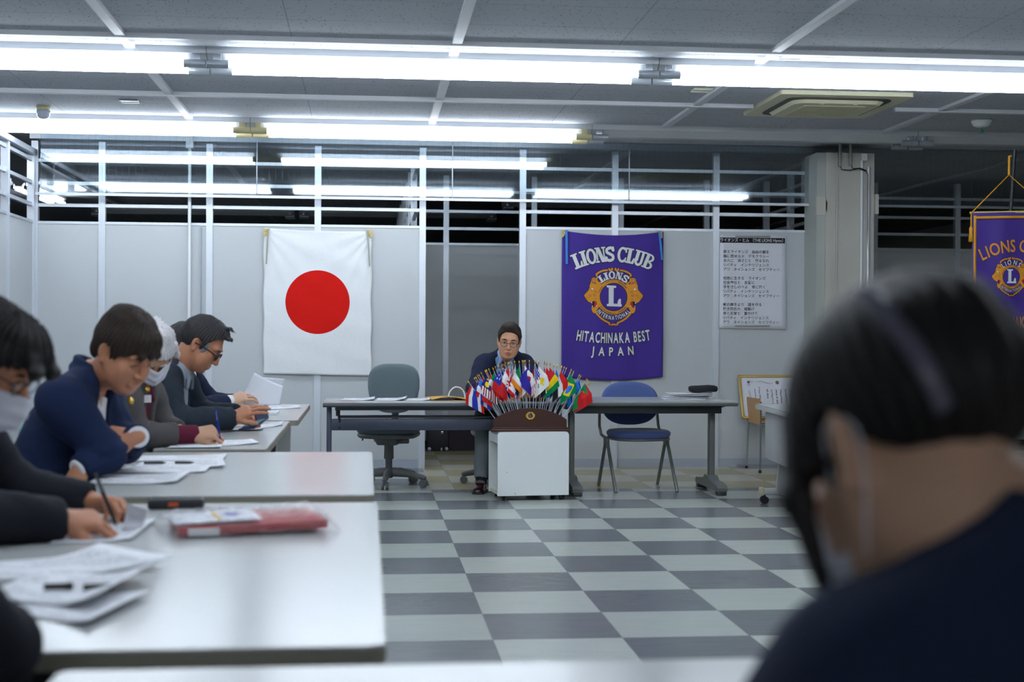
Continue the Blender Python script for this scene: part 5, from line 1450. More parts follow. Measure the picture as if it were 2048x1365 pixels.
def build_head(M, neck_base, res=0.003, face=True, width=1.0, closed=True, mouth=0.0, cheek=1.0, nose=1.0):
    c = np.array(M.translation); nb = np.array(neck_base); sc = M.to_scale()[0]
    lo = np.minimum(c-0.165*sc, nb-0.09); hi = np.maximum(c+0.165*sc, nb+0.09)
    B = Blend(lo, hi, res); B.M = M; w = width
    B.ell((0, -0.012, 0.036), (0.075*w, 0.095, 0.086), 0)
    B.ell((0, 0.022, -0.035), (0.064*w, 0.068, 0.078), 0.03)
    for s in (-1, 1):
        B.cone((s*0.058*w, -0.005, -0.035), (s*0.030*w, 0.052, -0.095), 0.016, 0.018, 0.03)
        B.ell((s*0.043*w, 0.062, -0.028), (0.020*cheek, 0.018, 0.018), 0.028)
        B.ell((s*0.040*w, 0.050, -0.058), (0.022, 0.024, 0.030), 0.03)
    B.ell((0, 0.066, -0.102), (0.022, 0.017, 0.014), 0.03)
    B.ell((0, 0.074, 0.026), (0.052*w, 0.018, 0.014), 0.025)
    if face:
        for s in (-1, 1): B.ell((s*0.033, 0.100, 0.004), (0.017, 0.016, 0.012), 0.016, 'd')
        for s in (-1, 1): B.ell((s*0.032, 0.0735, 0.002), (0.0155, 0.0145, 0.0125), 0.006)
        B.chain([(0, 0.082, 0.014), (0, 0.098, -0.012), (0, 0.108*nose+0.0, -0.034)], [0.0075, 0.009, 0.0115], 0.014)
        for s in (-1, 1): B.ell((s*0.0125, 0.096, -0.037), (0.0085, 0.010, 0.008), 0.008)
        B.ell((0, 0.086, -0.068), (0.026, 0.012, 0.016), 0.012)
        if mouth > 0:
            B.ell((0, 0.102, -0.072), (0.015, 0.014, mouth), 0.004, 'd')
        else:
            B.ell((0, 0.1035, -0.0715), (0.019, 0.0075, 0.0016), 0.004, 'd')
    for s in (-1, 1):
        rot = np.array(Matrix.Rotation(s*0.38, 3, 'Z') @ Matrix.Rotation(0.18, 3, 'X'))
        B.ell((s*0.079*w, -0.016, -0.004), (0.0085, 0.0185, 0.032), 0.006, rot=rot)
        B.ell((s*0.087*w, -0.010, -0.001), (0.007, 0.010, 0.020), 0.005, 'd', rot=rot)
        B.cone((s*0.074*w, -0.006, -0.026), (s*0.078*w, -0.010, -0.034), 0.0075, 0.0075, 0.006)
    inv = M.inverted(); nl = inv @ Vector(neck_base)
    B.cone((0, -0.026, -0.055), (0, -0.022, -0.085), 0.054*w, 0.053*w, 0.03)
    nl = inv @ (Vector(neck_base)-Vector((0, 0, 0.03)))
    B.cone((0, -0.024, -0.080), tuple(nl), 0.053*w, 0.050*w, 0.03)
    return B.mesh()

def build_hair(M, style, res=0.003, seed=1, width=1.0):
    c = np.array(M.translation); sc = M.to_scale()[0]
    B = Blend(c-0.20*sc, c+0.20*sc, res); B.M = M; t = style.get('t', 0.014); w = width
    B.ell((0, -0.014, 0.040), (0.075*w+t, 0.096+t, 0.086+t), 0)
    for e in style.get('add', []): B.ell(e[0], e[1], 0.03)
    x, y, z = B.coords(M)
    yy = [-0.30]+[p[0] for p in style['line']]+[0.30]; zz = [style['line'][0][1]]+[p[1] for p in style['line']]+[style['line'][-1][1]]
    zl = np.interp(y, yy, zz)
    ax = np.abs(x)
    zl = zl+style.get('widow', 0.0)*np.clip(ax/0.06, 0, 1)*(y > 0.02)
    az = np.arctan2(x, y+0.02-0.03)
    el = z*22
    st = np.sin(az*style.get('freq', 42)+2.2*np.sin(el*0.5+az*3)+seed)*style.get('amp', 0.0022)+wave_noise((x, y, z), seed, 90)*style.get('rough', 0.003)
    cut = (zl-z)*0.75+wave_noise((x, y, z), seed+9, 160)*style.get('ragged', 0.004)
    B.D = np.maximum(B.D+st*1.0, cut.astype(np.float32)).astype(np.float32)
    for a in style.get('locks', []):
        B.chain([a[0], a[1], a[2]], [a[3], a[3]*0.8, a[3]*0.2], 0.012)
    for s in (-1, 1):
        if style.get('ear', True): B.ell((s*(0.084+0.3*max(0, t-0.014))*w, -0.010, -0.004), (0.016+0.6*max(0, t-0.014), 0.023, 0.034), 0.004, 'd')
    return B.mesh()

FING = [(-0.0, 0)]
def build_hand(M, left=False, curl=(25, 30, 20), spread=4, thumb=(0.6, 20), per=None, forearm=None, res=0.0023, s=1.0):
    """origin at the wrist, y to the finger tips, z the back of the hand, thumb at +x (mirrored for a left hand)"""
    f = -1 if left else 1
    c = np.array(M.translation); B = Blend(c-0.235*s, c+0.235*s, res); B.M = M @ Matrix.Scale(s, 4)
    xs = (0.030, 0.010, -0.010, -0.028); kn = (0.088, 0.094, 0.089, 0.080)
    seg = ((0.042, 0.026, 0.021), (0.047, 0.029, 0.022), (0.043, 0.027, 0.021), (0.034, 0.021, 0.018)); rad = (0.0092, 0.0095, 0.0090, 0.0080)
    if forearm is not None:
        fa = B.M.inverted().to_3x3() @ Vector(forearm)
        B.cone(tuple(fa.normalized()*0.075), (0, 0.0, 0), 0.029, 0.0265, 0.0)
    B.cone((0, -0.005, 0), (0, 0.014, 0), 0.0265, 0.026, 0.01)
    for x, y in zip(xs, kn): B.cone((f*x*0.55, 0.012, -0.002), (f*x, y, 0), 0.0145, 0.0118, 0.016)
    B.ell((f*0.002, 0.052, -0.006), (0.036, 0.042, 0.013), 0.014)
    for i in range(4):
        cu = per[i] if per else curl
        ang = 0.0; sp = math.radians(spread)*(1.5-i); p = Vector((f*xs[i], kn[i], 0.001))
        for j in range(3):
            ang += math.radians(cu[j]*(1+0.08*i))
            d = Vector((f*math.sin(sp)*math.cos(ang), math.cos(sp)*math.cos(ang), -math.sin(ang)))
            q = p+d*seg[i][j]; B.cone(p, q, rad[i]*(1-0.10*j), rad[i]*(1-0.10*(j+1)), 0.004); p = q
    tb, tf = thumb
    p = Vector((f*0.020, 0.022, -0.006)); d = Vector((f*math.cos(tb)*0.9, math.sin(tb), -0.30)).normalized(); q = p+d*0.044
    B.cone(p, q, 0.0155, 0.0118, 0.014)
    a2 = math.radians(tf); d2 = (d*math.cos(a2)+Vector((-f*0.35, 0.75, -0.45)).normalized()*math.sin(a2)).normalized(); r = q+d2*0.032
    B.cone(q, r, 0.0118, 0.0105, 0.006)
    d3 = (d2*0.9+Vector((-f*0.30, 0.45, -0.35))*0.35).normalized(); B.cone(r, r+d3*0.025, 0.0105, 0.0085, 0.005)
    return B.mesh()

def glasses(M, parent, m, r=0.021, dz=0.0, wide=1.0, lens=True, th=1.0):
    T_ = Matrix.Translation(-Vector(parent.location)) @ M
    g = None
    fr = MB(T_)
    for s in (-1, 1):
        pts = [(s*0.034*wide+r*1.12*math.cos(a), 0.099-0.012*abs(s*0.034+r*math.cos(a))*8*0.1, dz+r*0.82*math.sin(a)) for a in [k*2*PI/20 for k in range(20)]]
        fr.tube(pts, 0.0017*th, 6, closed=True)
        fr.tube([(s*(0.034*wide+r*1.1), 0.097, dz+0.006), (s*0.073*wide, 0.080, dz+0.010), (s*0.0825*wide, 0.010, dz+0.010), (s*0.082*wide, -0.018, dz+0.002), (s*0.080*wide, -0.034, dz-0.016)], 0.0019*th, 6)
    fr.tube([(-0.034*wide+r*1.05, 0.099, dz+0.005), (0, 0.103, dz+0.008), (0.034*wide-r*1.05, 0.099, dz+0.005)], 0.0016, 6)
    g = fr.build('glasses', m, parent)
    if lens:
        for s in (-1, 1):
            MB(T_).prism([(s*0.034*wide+r*1.1*math.cos(a), dz+r*0.8*math.sin(a)) for a in [k*2*PI/16 for k in range(16)]], 0.0985, 0.0995, 'y').build('lens', film_lens(), g)
    return g
def film_lens():
    if 'spectacle_lens' in MATS: return MATS['spectacle_lens']
    m = bpy.data.materials.new('spectacle_lens'); m.use_nodes = True
    t = NT(m); t.n.remove(t.n['Principled BSDF'])
    tr = t.new('ShaderNodeBsdfTransparent'); gl = t.new('ShaderNodeBsdfGlossy'); gl.inputs['Roughness'].default_value = 0.03
    mx = t.new('ShaderNodeMixShader'); mx.inputs[0].default_value = 0.08; t.link(tr.outputs[0], mx.inputs[1]); t.link(gl.outputs[0], mx.inputs[2]); t.link(mx.outputs[0], t.n['Material Output'].inputs[0])
    MATS['spectacle_lens'] = m; return m
M_maskc = mat('white_mask_fabric', (214, 214, 224), 0.85, var=0.02, scale=60)
def face_mask(M, parent, label=None, dz=0.0):
    T_ = Matrix.Translation(-Vector(parent.location)) @ M @ Matrix.Translation((0, 0, dz))
    def S(u, v):
        th = (u-.5)*2.5; z = -0.004-0.112*v
        pinch = 1-0.35*abs(v-.5)*2*(abs(u-.5)*2)**2
        bul = 0.117-0.010*(1-v)+0.014*math.sin(PI*v)-0.030*max(0, v-0.72)/0.28
        y = -0.012+bul*math.cos(th*0.92)**0.78+0.026*math.exp(-(th/0.28)**2)*(1-v*v)
        x = 0.085*math.sin(th)*(0.98-0.08*v)
        pl = 0.0022*math.sin(v*PI*7)*math.cos(th)
        return (x, y+pl, z*pinch if abs(u-.5) > .3 else z)
    k = MB(T_).grid(S, 28, 20, True, 0.0015).build('mask', M_maskc, parent, label)
    for s in (-1, 1):
        MB(T_).tube(curve3([(s*0.070, 0.025, -0.018), (s*0.082, -0.005, 0.018), (s*0.083, -0.034, 0.012), (s*0.080, -0.036, -0.02), (s*0.066, 0.02, -0.085)]), 0.0014, 6).build('ear_loop', M_maskc, k)
    return k
def curve3(pts, n=6):
    out = []; P = [Vector(p) for p in pts]; Q = [P[0]]+P+[P[-1]]
    for i in range(1, len(Q)-2):
        for k in range(n):
            t = k/n; a, b, c, d = Q[i-1], Q[i], Q[i+1], Q[i+2]
            out.append(0.5*((2*b)+(c-a)*t+(2*a-5*b+4*c-d)*t*t+(3*b-a-3*c+d)*t**3))
    out.append(P[-1]); return [tuple(p) for p in out]

def add_eyes(M, parent, openness, brow_m, brow=True, lid_m=None):
    T_ = Matrix.Translation(-Vector(parent.location)) @ M
    M_eye = mat('eye_white', (215, 210, 205), 0.2, var=0.0); M_iris = mat('dark_iris', (28, 20, 16), 0.15, var=0.0)
    for s in (-1, 1):
        if openness > 0:
            h = 0.0035*openness
            P = [(s*0.032+0.0125*math.cos(a), 0.0895-0.10*((s*0.0+0.0125*math.cos(a))**2)*8-0.0015*abs(math.cos(a)), 0.001+h*math.sin(a)) for a in [k*PI/8 for k in range(16)]]
            e = MB(T_).add(P, [tuple(range(16))]).build('eye', M_eye, parent)
            MB(T_).add([(s*0.032+0.0052*math.cos(a), 0.0902, 0.0015+min(h, 0.0045)*math.sin(a)) for a in [k*PI/6 for k in range(12)]], [tuple(range(12))]).build('iris', M_iris, e)
        MB(T_).tube(curve3([(s*0.019, 0.0885, 0.002), (s*0.027, 0.0915, 0.003+0.003*openness), (s*0.037, 0.0895, 0.003+0.0025*openness), (s*0.046, 0.081, -0.001)]), [0.0006]+[0.0013]*17+[0.0006], 6).build('eyelash', M_iris, parent)
        if brow: MB(T_).tube(curve3([(s*0.013, 0.0915, 0.0235), (s*0.026, 0.0935, 0.0275), (s*0.039, 0.0875, 0.0275), (s*0.048, 0.081, 0.023)]), [0.0028]*6+[0.0036]*7+[0.0022]*5+[0.001], 8, flat=1.0).build('eyebrow', brow_m, parent)

def build_person(label, base, H, fwd, up, neck, chest, pelvis, shR, shL, elR, elL, wrR, wrL, front, skin, cloth, hair, hsc=1.0,
                 handR=None, handL=None, shirt=None, opening=None, collar=None, cuffR=None, cuffL=None, res=0.003, cres=0.009, face=True, mouth=0.0, eyes=0.0, legs=None, trouser=None,
                 mask=False, specs=None, hairm=None, browm=None, group=None, lapel=0.0, width=1.0, sleeve_r=(0.072, 0.058, 0.046), bulk=1.0, seed=1, wrinkle=0.0035, knit=None, cufflen=0.045, loose=0.0, name='person'):
    t = thing(name, label, 'person', base, 0, group)
    V = Vector
    M = frame(H, fwd, up, hsc)
    parts = [build_head(M, neck, res, face, width, mouth=mouth)]
    neck, chest, pelvis = V(neck), V(chest), V(pelvis)
    shR, shL, elR, elL, wrR, wrL = map(V, (shR, shL, elR, elL, wrR, wrL)); fr = V(front).normalized()
    # inner body: trunk and arms, one piece with neck and hands
    allp = [neck, chest, pelvis, shR, shL, elR, elL, wrR, wrL]
    lo = np.min([np.array(p) for p in allp], 0)-0.22; hi = np.max([np.array(p) for p in allp], 0)+0.22
    ax = (neck-pelvis).normalized(); lat = fr.cross(ax).normalized(); fr = ax.cross(lat).normalized()
    R3 = np.array(Matrix((lat, fr, ax)).transposed())
    def trunk(B, g):
        B.ell(tuple(pelvis+ax*0.02), (0.150*bulk+g, 0.115*bulk+g, 0.15+g), 0.04, rot=R3)
        B.ell(tuple((chest+pelvis)/2), (0.145*bulk+g, 0.112*bulk+g, 0.20+g), 0.05, rot=R3)
        B.ell(tuple(chest), (0.160*bulk+g, 0.112*bulk+g, 0.19+g), 0.05, rot=R3)
        m = (shR+shL)/2
        B.cone(tuple(shR.lerp(m, 0.12)), tuple(shL.lerp(m, 0.12)), 0.058+g, 0.058+g, 0.05)
        nb = neck-ax*0.02
        for s_ in (shR, shL): B.cone(tuple(nb), tuple(s_+ax*0.0), 0.048+g, 0.052+g, 0.045)
    B = Blend(lo, hi, 0.012); trunk(B, -0.005)
    for a, b, c in ((shR, elR, wrR), (shL, elL, wrL)):
        B.cone(tuple(a), tuple(b), 0.050, 0.038, 0.03); B.cone(tuple(b), tuple(c), 0.038, 0.026, 0.02)
    parts.append(B.mesh())
    for hd, el, wr, left in ((handR, elR, wrR, False), (handL, elL, wrL, True)):
        if hd is None: continue
        hd = dict(hd); hoff = max(0.0, cufflen-0.045)*((cuffR if not left else cuffL) is not None); d = V(hd.pop('dir')); bk = V(hd.pop('back', (0, 0, 1)))
        parts.append(build_hand(frame(tuple(wr+(wr-el).normalized()*hoff), d, bk), left, forearm=el-wr, **hd))
    skin_obj('body', parts, skin, t)
    # jacket
    B = Blend(lo, hi, cres); trunk(B, 0.012+loose)
    for a, b, c in ((shR, elR, wrR), (shL, elL, wrL)):
        A = Blend(lo, hi, cres)
        A.cone(tuple(a), tuple(a.lerp(b, 0.25)), sleeve_r[0], sleeve_r[0]*0.97, 0.05)
        A.cone(tuple(a.lerp(b, 0.2)), tuple(b), sleeve_r[0]*0.97, sleeve_r[1], 0.03); A.cone(tuple(b), tuple(c), sleeve_r[1], sleeve_r[2], 0.025)
        d = (c-b).normalized(); x, y, z = B.ax[0][:, None, None], B.ax[1][None, :, None], B.ax[2][None, None, :]
        ahead = (x-c.x)*d.x+(y-c.y)*d.y+(z-c.z)*d.z-0.012
        near = np.sqrt((x-c.x)**2+(y-c.y)**2+(z-c.z)**2)-0.13
        A.D = np.maximum(A.D, -np.maximum(-ahead, near)).astype(np.float32)
        h = np.maximum(0.03-np.abs(B.D-A.D), 0)/0.03; B.D = (np.minimum(B.D, A.D)-h*h*0.0075).astype(np.float32)
    TM = Matrix.Translation(neck) @ Matrix((lat, fr, ax)).transposed().to_4x4()
    lx, ly, lz = B.coords(TM)
    X, Y, Z = B.ax[0][:, None, None], B.ax[1][None, :, None], B.ax[2][None, None, :]
    wn = wave_noise((X, Y, Z), seed, 26)*wrinkle+np.abs(wave_noise((X, Y, Z), seed+3, 48, 4))*-wrinkle*0.9
    # folds that run round the sleeves at the elbows
    for e, dvec in ((elR, (wrR-shR)), (elL, (wrL-shL))):
        dvec = dvec.normalized(); q = (X-e.x)**2+(Y-e.y)**2+(Z-e.z)**2
        wn = wn+0.0035*np.sin(((X-e.x)*dvec.x+(Y-e.y)*dvec.y+(Z-e.z)*dvec.z)*120+3*wave_noise((X, Y, Z), seed+5, 20, 3))*np.exp(-q/0.012)
    D = B.D+wn
    if opening:
        depth, slope, off = opening
        dv = np.abs(lx)-slope*(lz+depth)-off
        if lapel: D = D-lapel*np.clip(1-np.abs(dv-0.028)/0.030, 0, 1)**0.5*(ly > 0.0)*(lz > -depth-0.02)
        cut = np.maximum(np.maximum(np.maximum(dv, -(ly-0.0)), -(lz+depth+0.02)), ly-0.20)
        D = np.maximum(D, -cut*0.9)
    # neck hole and the ends of the sleeves
    hole = np.sqrt((lx)**2+(ly-0.005)**2)-0.066; hole = np.maximum(hole, -(lz+0.055)); D = np.maximum(D, -hole)
    B.D = D.astype(np.float32)
    if collar:
        ch, cr = collar
        P = []
        for k in range(25):
            a = PI*(0.36+1.28*k/24)
            P.append(neck+lat*(0.074*math.sin(a))+fr*(0.070*math.cos(a)+0.006)+ax*(-0.012-0.022*(1+math.cos(a))*0.5))
        for i in range(24):
            B.cone(tuple(P[i]), tuple(P[i+1]), cr, cr, 0.012)
            B.cone(tuple(P[i]*0.55+(P[i]-lat*0+ax*ch)*0.45-fr*0.0), tuple(P[i+1]*0.55+(P[i+1]+ax*ch)*0.45), cr*0.9, cr*0.9, 0.008)
    jk = skin_obj('jacket', [B.mesh()], cloth, t)
    # shirt in the opening
    if shirt is not None:
        B = Blend(np.array(neck)-0.36, np.array(neck)+0.2, 0.006); trunk(B, 0.004+loose*0.6)
        lx, ly, lz = B.coords(TM)
        D = B.D+wave_noise((B.ax[0][:, None, None], B.ax[1][None, :, None], B.ax[2][None, None, :]), seed+7, 40)*0.0025
        D = np.maximum(D, -(lz+0.33)); hole = np.maximum(np.sqrt(lx**2+(ly-0.004)**2)-(0.084 if shirt.get('vneck') else 0.058), -(lz+0.05+0.03*bool(shirt.get('vneck'))))
        if shirt.get('vneck'): hole = np.minimum(hole, np.maximum(np.maximum(np.abs(lx)-0.75*(lz+0.115), -(ly)), -(lz+0.11)))
        B.D = np.maximum(D, -hole).astype(np.float32)
        if shirt.get('collar', True):
            for sgn in (-1, 1):
                P = [neck+lat*(sgn*0.064*math.sin(a))+fr*(0.062*math.cos(a)+0.004)+ax*(0.004-0.020*(1+math.cos(a))*0.5) for a in [PI*(0.06+0.94*k/14) for k in range(15)]]
                for i in range(14): B.cone(tuple(P[i]), tuple(P[i+1]), 0.0075, 0.0075, 0.004); B.cone(tuple(P[i]-ax*0.016), tuple(P[i+1]-ax*0.016), 0.0085, 0.0085, 0.006)
                tip = neck+lat*(sgn*0.052)+fr*0.085-ax*0.085
                for i in range(3): B.cone(tuple(P[i]), tuple(tip), 0.007, 0.006, 0.006)
        sh = skin_obj('shirt', [B.mesh()], shirt['mat'], t)
        if shirt.get('tie') is not None:
            o_ = V(t.location)
            def TP(x, y, z): return tuple(neck+lat*x+fr*y+ax*z-o_)
            g = MB()
            kn = [(-0.017, -0.035), (0.017, -0.035), (0.012, -0.068), (-0.012, -0.068)]
            g.add([TP(a, 0.098, b) for a, b in kn]+[TP(a*0.8, 0.075, b) for a, b in kn], [(0, 1, 2, 3), (0, 4, 5, 1), (1, 5, 6, 2), (2, 6, 7, 3), (3, 7, 4, 0)])
            g.grid(lambda u, v: TP((u-.5)*(0.022+0.05*v), 0.100+0.024*math.sin(PI*min(v*1.2, 1))*0.8+0.004*math.cos((u-.5)*3), -0.066-0.24*v), 6, 12, True, 0.004)
            g.build('necktie', shirt['tie'], t)
    for cm, b, c in ((cuffR, elR, wrR), (cuffL, elL, wrL)):
        if cm is None: continue
        d = (c-b).normalized(); B = Blend(np.array(c)-0.14, np.array(c)+0.14, 0.004)
        B.cone(tuple(c-d*0.05), tuple(c+d*(cufflen-0.0)), sleeve_r[2]*0.86 if cufflen > 0.06 else sleeve_r[2]*0.78, sleeve_r[2]*0.82 if cufflen > 0.06 else sleeve_r[2]*0.76, 0.0)
        ah = (B.ax[0][:, None, None]-c.x)*d.x+(B.ax[1][None, :, None]-c.y)*d.y+(B.ax[2][None, None, :]-c.z)*d.z
        B.D = np.maximum(B.D, ah-(cufflen-0.024)).astype(np.float32)
        skin_obj('cuff', [B.mesh()], cm, t)
    # hair, eyes, mask, glasses
    skin_obj('hair', [build_hair(M, hair, res*1.1, seed, width)], hairm, t)
    if face: add_eyes(M, t, eyes, browm or hairm)
    if mask: face_mask(M, t, 'white face mask', 0.0 if mask is True else mask)
    if specs: glasses(M, t, **specs)
    # trousers and shoes
    if legs:
        allp = [pelvis]+[V(p) for l in legs for p in l[:2]]
        lo = np.min([np.array(p) for p in allp], 0)-0.16; hi = np.max([np.array(p) for p in allp], 0)+0.16
        B = Blend(lo, hi, 0.009)
        B.ell(tuple(pelvis), (0.16, 0.13, 0.11), 0.05, rot=R3)
        for sgn, (kn, an, toe) in zip((1, -1), legs):
            hip = pelvis+lat*(0.09*sgn); kn, an = V(kn), V(an)
            B.cone(tuple(hip), tuple(kn), 0.090, 0.072, 0.04); B.cone(tuple(kn), tuple(an), 0.070, 0.053, 0.03)
            B.cone(tuple(an-(kn-an).normalized()*0.055), tuple(an-(kn-an).normalized()*0.15), 0.06, 0.08, 0.0, 'd')
        xx = (B.ax[0][:, None, None], B.ax[1][None, :, None], B.ax[2][None, None, :])
        B.D = (B.D+wave_noise(xx, seed+11, 30)*0.003).astype(np.float32)
        skin_obj('trousers', [B.mesh()], trouser, t)
        for kn, an, toe in legs:
            an, toe = V(an), V(toe); d = toe-an; yaw = math.atan2(d.x, -d.y)
            f0 = V((an.x, an.y, 0))+V((d.x, d.y, 0)).normalized()*0.055
            sm = Matrix.Translation(-V(t.location)) @ T3(tuple(f0), rz=yaw)
            shoe_parts(t, sm, M_oxblood if cuffR == 'x' else SHOE[0], body_name='shoe')
            MB(Matrix.Translation(-V(t.location))).tube([tuple(an+V((0, 0, 0.04))), tuple(V((an.x, an.y, 0.06)))], [0.044, 0.042], 14).build('sock', mat('navy_sock', (22, 24, 44), 0.9, var=0.2, scale=60), t)
    return t, M
M_oxblood = mat('oxblood_leather', (48, 24, 26), 0.22, var=0.1)
SHOE = [M_shoe]
# ================================================================== THE PEOPLE
SK_tan = skin_mat('skin_tanned', (186, 128, 98)); SK_mid = skin_mat('skin_medium', (196, 150, 122)); SK_spk = skin_mat('skin_warm', (206, 152, 120)); SK_lt = skin_mat('skin_light', (205, 164, 138))
def cloth_mat(name, c, sheen=0.25, rough=0.85): return mat(name, c, rough, var=0.10, scale=260, bump=0.18, bscale=420, spec=0.2, sheen=0.0)
C_navy = cloth_mat('navy_wool', (30, 42, 74)); C_black = cloth_mat('black_wool', (32, 34, 42)); C_char = cloth_mat('charcoal_check_wool', (82, 79, 80)); C_slate = cloth_mat('dark_slate_blouson', (40, 48, 58)); C_dnavy = cloth_mat('dark_navy_suiting', (32, 38, 62)); C_wnavy = cloth_mat('woman_navy_suit', (32, 42, 66))
C_grey = cloth_mat('grey_flannel', (128, 135, 141)); C_trou = cloth_mat('dark_trouser_cloth', (36, 38, 44))
S_white = cloth_mat('white_cotton', (226, 226, 230), 0.1); S_blue = cloth_mat('pale_blue_shirt', (150, 178, 220), 0.1); S_grey = cloth_mat('grey_shirt', (140, 148, 160), 0.1); S_mar = cloth_mat('maroon_knit', (96, 30, 52)); S_blk = cloth_mat('black_rib_knit', (24, 30, 36))
def hair_mat(name, c, r=0.55): return mat(name, c, r, var=0.35, scale=70, bump=0.4, bscale=260, spec=0.3, stretch=(1, 1, 0.25))
H_black = hair_mat('black_hair', (24, 21, 22)); H_brown = hair_mat('dark_brown_hair', (50, 38, 33)); H_white = hair_mat('white_hair', (214, 210, 212), 0.6); H_grey = hair_mat('greying_hair', (52, 50, 52))
def tie_mat():
    m = bpy.data.materials.new('striped_tie'); m.use_nodes = True; t = NT(m); b = t.n['Principled BSDF']
    g = t.new('ShaderNodeTexCoord'); sp = t.new('ShaderNodeSeparateXYZ'); t.link(g.outputs['Object'], sp.inputs[0])
    q = t.math('PINGPONG', t.math('MULTIPLY', t.math('ADD', t.math('MULTIPLY', sp.outputs[0], 0.7), sp.outputs[2]), 34), 0.5)
    t.link(t.mix(t.math('LESS_THAN', q, 0.11), lin((92, 20, 36)), lin((214, 206, 210))), b.inputs['Base Color']); b.inputs['Roughness'].default_value = 0.5
    return m
def V_(yaw, pitch, roll=0.0):
    """gaze direction and crown direction; yaw from +X towards -Y, pitch down, degrees"""
    a, p = math.radians(yaw), math.radians(pitch)
    f = Vector((math.cos(a)*math.cos(p), -math.sin(a)*math.cos(p), -math.sin(p))); u = Vector((math.cos(a)*math.sin(p), -math.sin(a)*math.sin(p), math.cos(p)))
    if roll: u = Matrix.Rotation(math.radians(roll), 3, f) @ u
    return f, u
LINE_SHORT = [(-0.12, -0.072), (-0.085, -0.070), (-0.055, -0.045), (-0.035, -0.030), (-0.028, 0.010), (0.004, 0.018), (0.008, -0.018), (0.026, -0.016), (0.032, 0.022), (0.055, 0.048), (0.075, 0.060), (0.11, 0.066)]
LINE_FRINGE = [(-0.12, -0.074), (-0.085, -0.072), (-0.055, -0.050), (-0.036, -0.035), (-0.028, 0.008), (0.004, 0.014), (0.008, -0.020), (0.028, -0.016), (0.036, 0.004), (0.06, 0.020), (0.08, 0.030), (0.12, 0.032)]
LINE_REC = [(-0.12, -0.068), (-0.085, -0.066), (-0.055, -0.045), (-0.035, -0.030), (-0.028, 0.010), (0.004, 0.018), (0.008, -0.020), (0.022, -0.018), (0.030, 0.035), (0.055, 0.070), (0.075, 0.084), (0.11, 0.09)]
GP = None
def pin(parent, p, d, m, r=0.008, name='lapel_pin'):
    d = Vector(d).normalized(); q = Vector((0, 0, 1)).rotation_difference(d).to_matrix().to_4x4()
    MB(Matrix.Translation(Vector(p)-Vector(parent.location)) @ q).lathe([(r, -0.004), (r*1.1, 0.0), (r*0.7, 0.003), (0.0, 0.004)], (0, 0, 0), 14).build(name, m, parent)
# --- man with folded arms
f, u = V_(34, 30)
pt, M = build_person('man in navy jacket and white T-shirt with folded arms, head bowed over the second table', (-1.10, 4.82, 0.0),
    (-0.785, 4.745, 1.100), f, u, (-0.897, 4.83, 1.042), (-1.00, 4.83, 0.80), (-1.10, 4.83, 0.50), (-0.965, 4.635, 0.945), (-0.925, 5.02, 0.945),
    (-0.825, 4.66, 0.775), (-0.815, 4.93, 0.785), (-0.890, 4.60, 0.738), (-0.745, 4.745, 0.822), (0.9, -0.16, 0.0), SK_tan, C_navy,
    dict(t=0.015, line=LINE_FRINGE[:-2]+[(0.08, 0.040), (0.12, 0.044)], amp=0.003, rough=0.004, ragged=0.007, freq=36, add=[((0, 0.055, 0.080), (0.062, 0.050, 0.040)), ((0, -0.03, 0.115), (0.06, 0.07, 0.03)), ((0, -0.085, -0.02), (0.055, 0.03, 0.055))],
         locks=[((-0.055, 0.050, 0.045), (-0.066, 0.050, 0.01), (-0.066, 0.046, -0.012), 0.012), ((-0.03, 0.085, 0.06), (-0.04, 0.096, 0.045), (-0.044, 0.094, 0.026), 0.011), ((0.0, 0.09, 0.06), (-0.004, 0.102, 0.045), (-0.012, 0.100, 0.024), 0.011), ((0.03, 0.085, 0.06), (0.032, 0.098, 0.04), (0.030, 0.096, 0.018), 0.011), ((-0.02, -0.085, -0.05), (-0.03, -0.10, -0.075), (-0.035, -0.115, -0.09), 0.014)]),
    handR=dict(dir=(-0.35, -0.45, -0.80), back=(-0.4, -0.7, 0.5), curl=(40, 45, 25)), handL=dict(dir=(-0.90, -0.35, 0.10), back=(0.45, -0.55, 0.7), curl=(22, 30, 20)),
    shirt=dict(mat=S_white, collar=False, vneck=True), opening=(0.42, 0.15, 0.016), collar=(0.065, 0.013), lapel=0.006, cuffR=S_white, cuffL=S_white, cufflen=0.049,
    legs=[((-0.66, 4.72, 0.52), (-0.68, 4.72, 0.09), (-0.52, 4.70, 0.02)), ((-0.66, 4.94, 0.52), (-0.68, 4.95, 0.09), (-0.52, 4.96, 0.02))], trouser=C_trou,
    hairm=H_brown, browm=H_brown, eyes=0.0, seed=2, cres=0.008, bulk=1.05, wrinkle=0.005)
pin(pt, (-0.772, 4.80, 0.940), (0.8, -0.5, 0.2), M_goldm, 0.011)
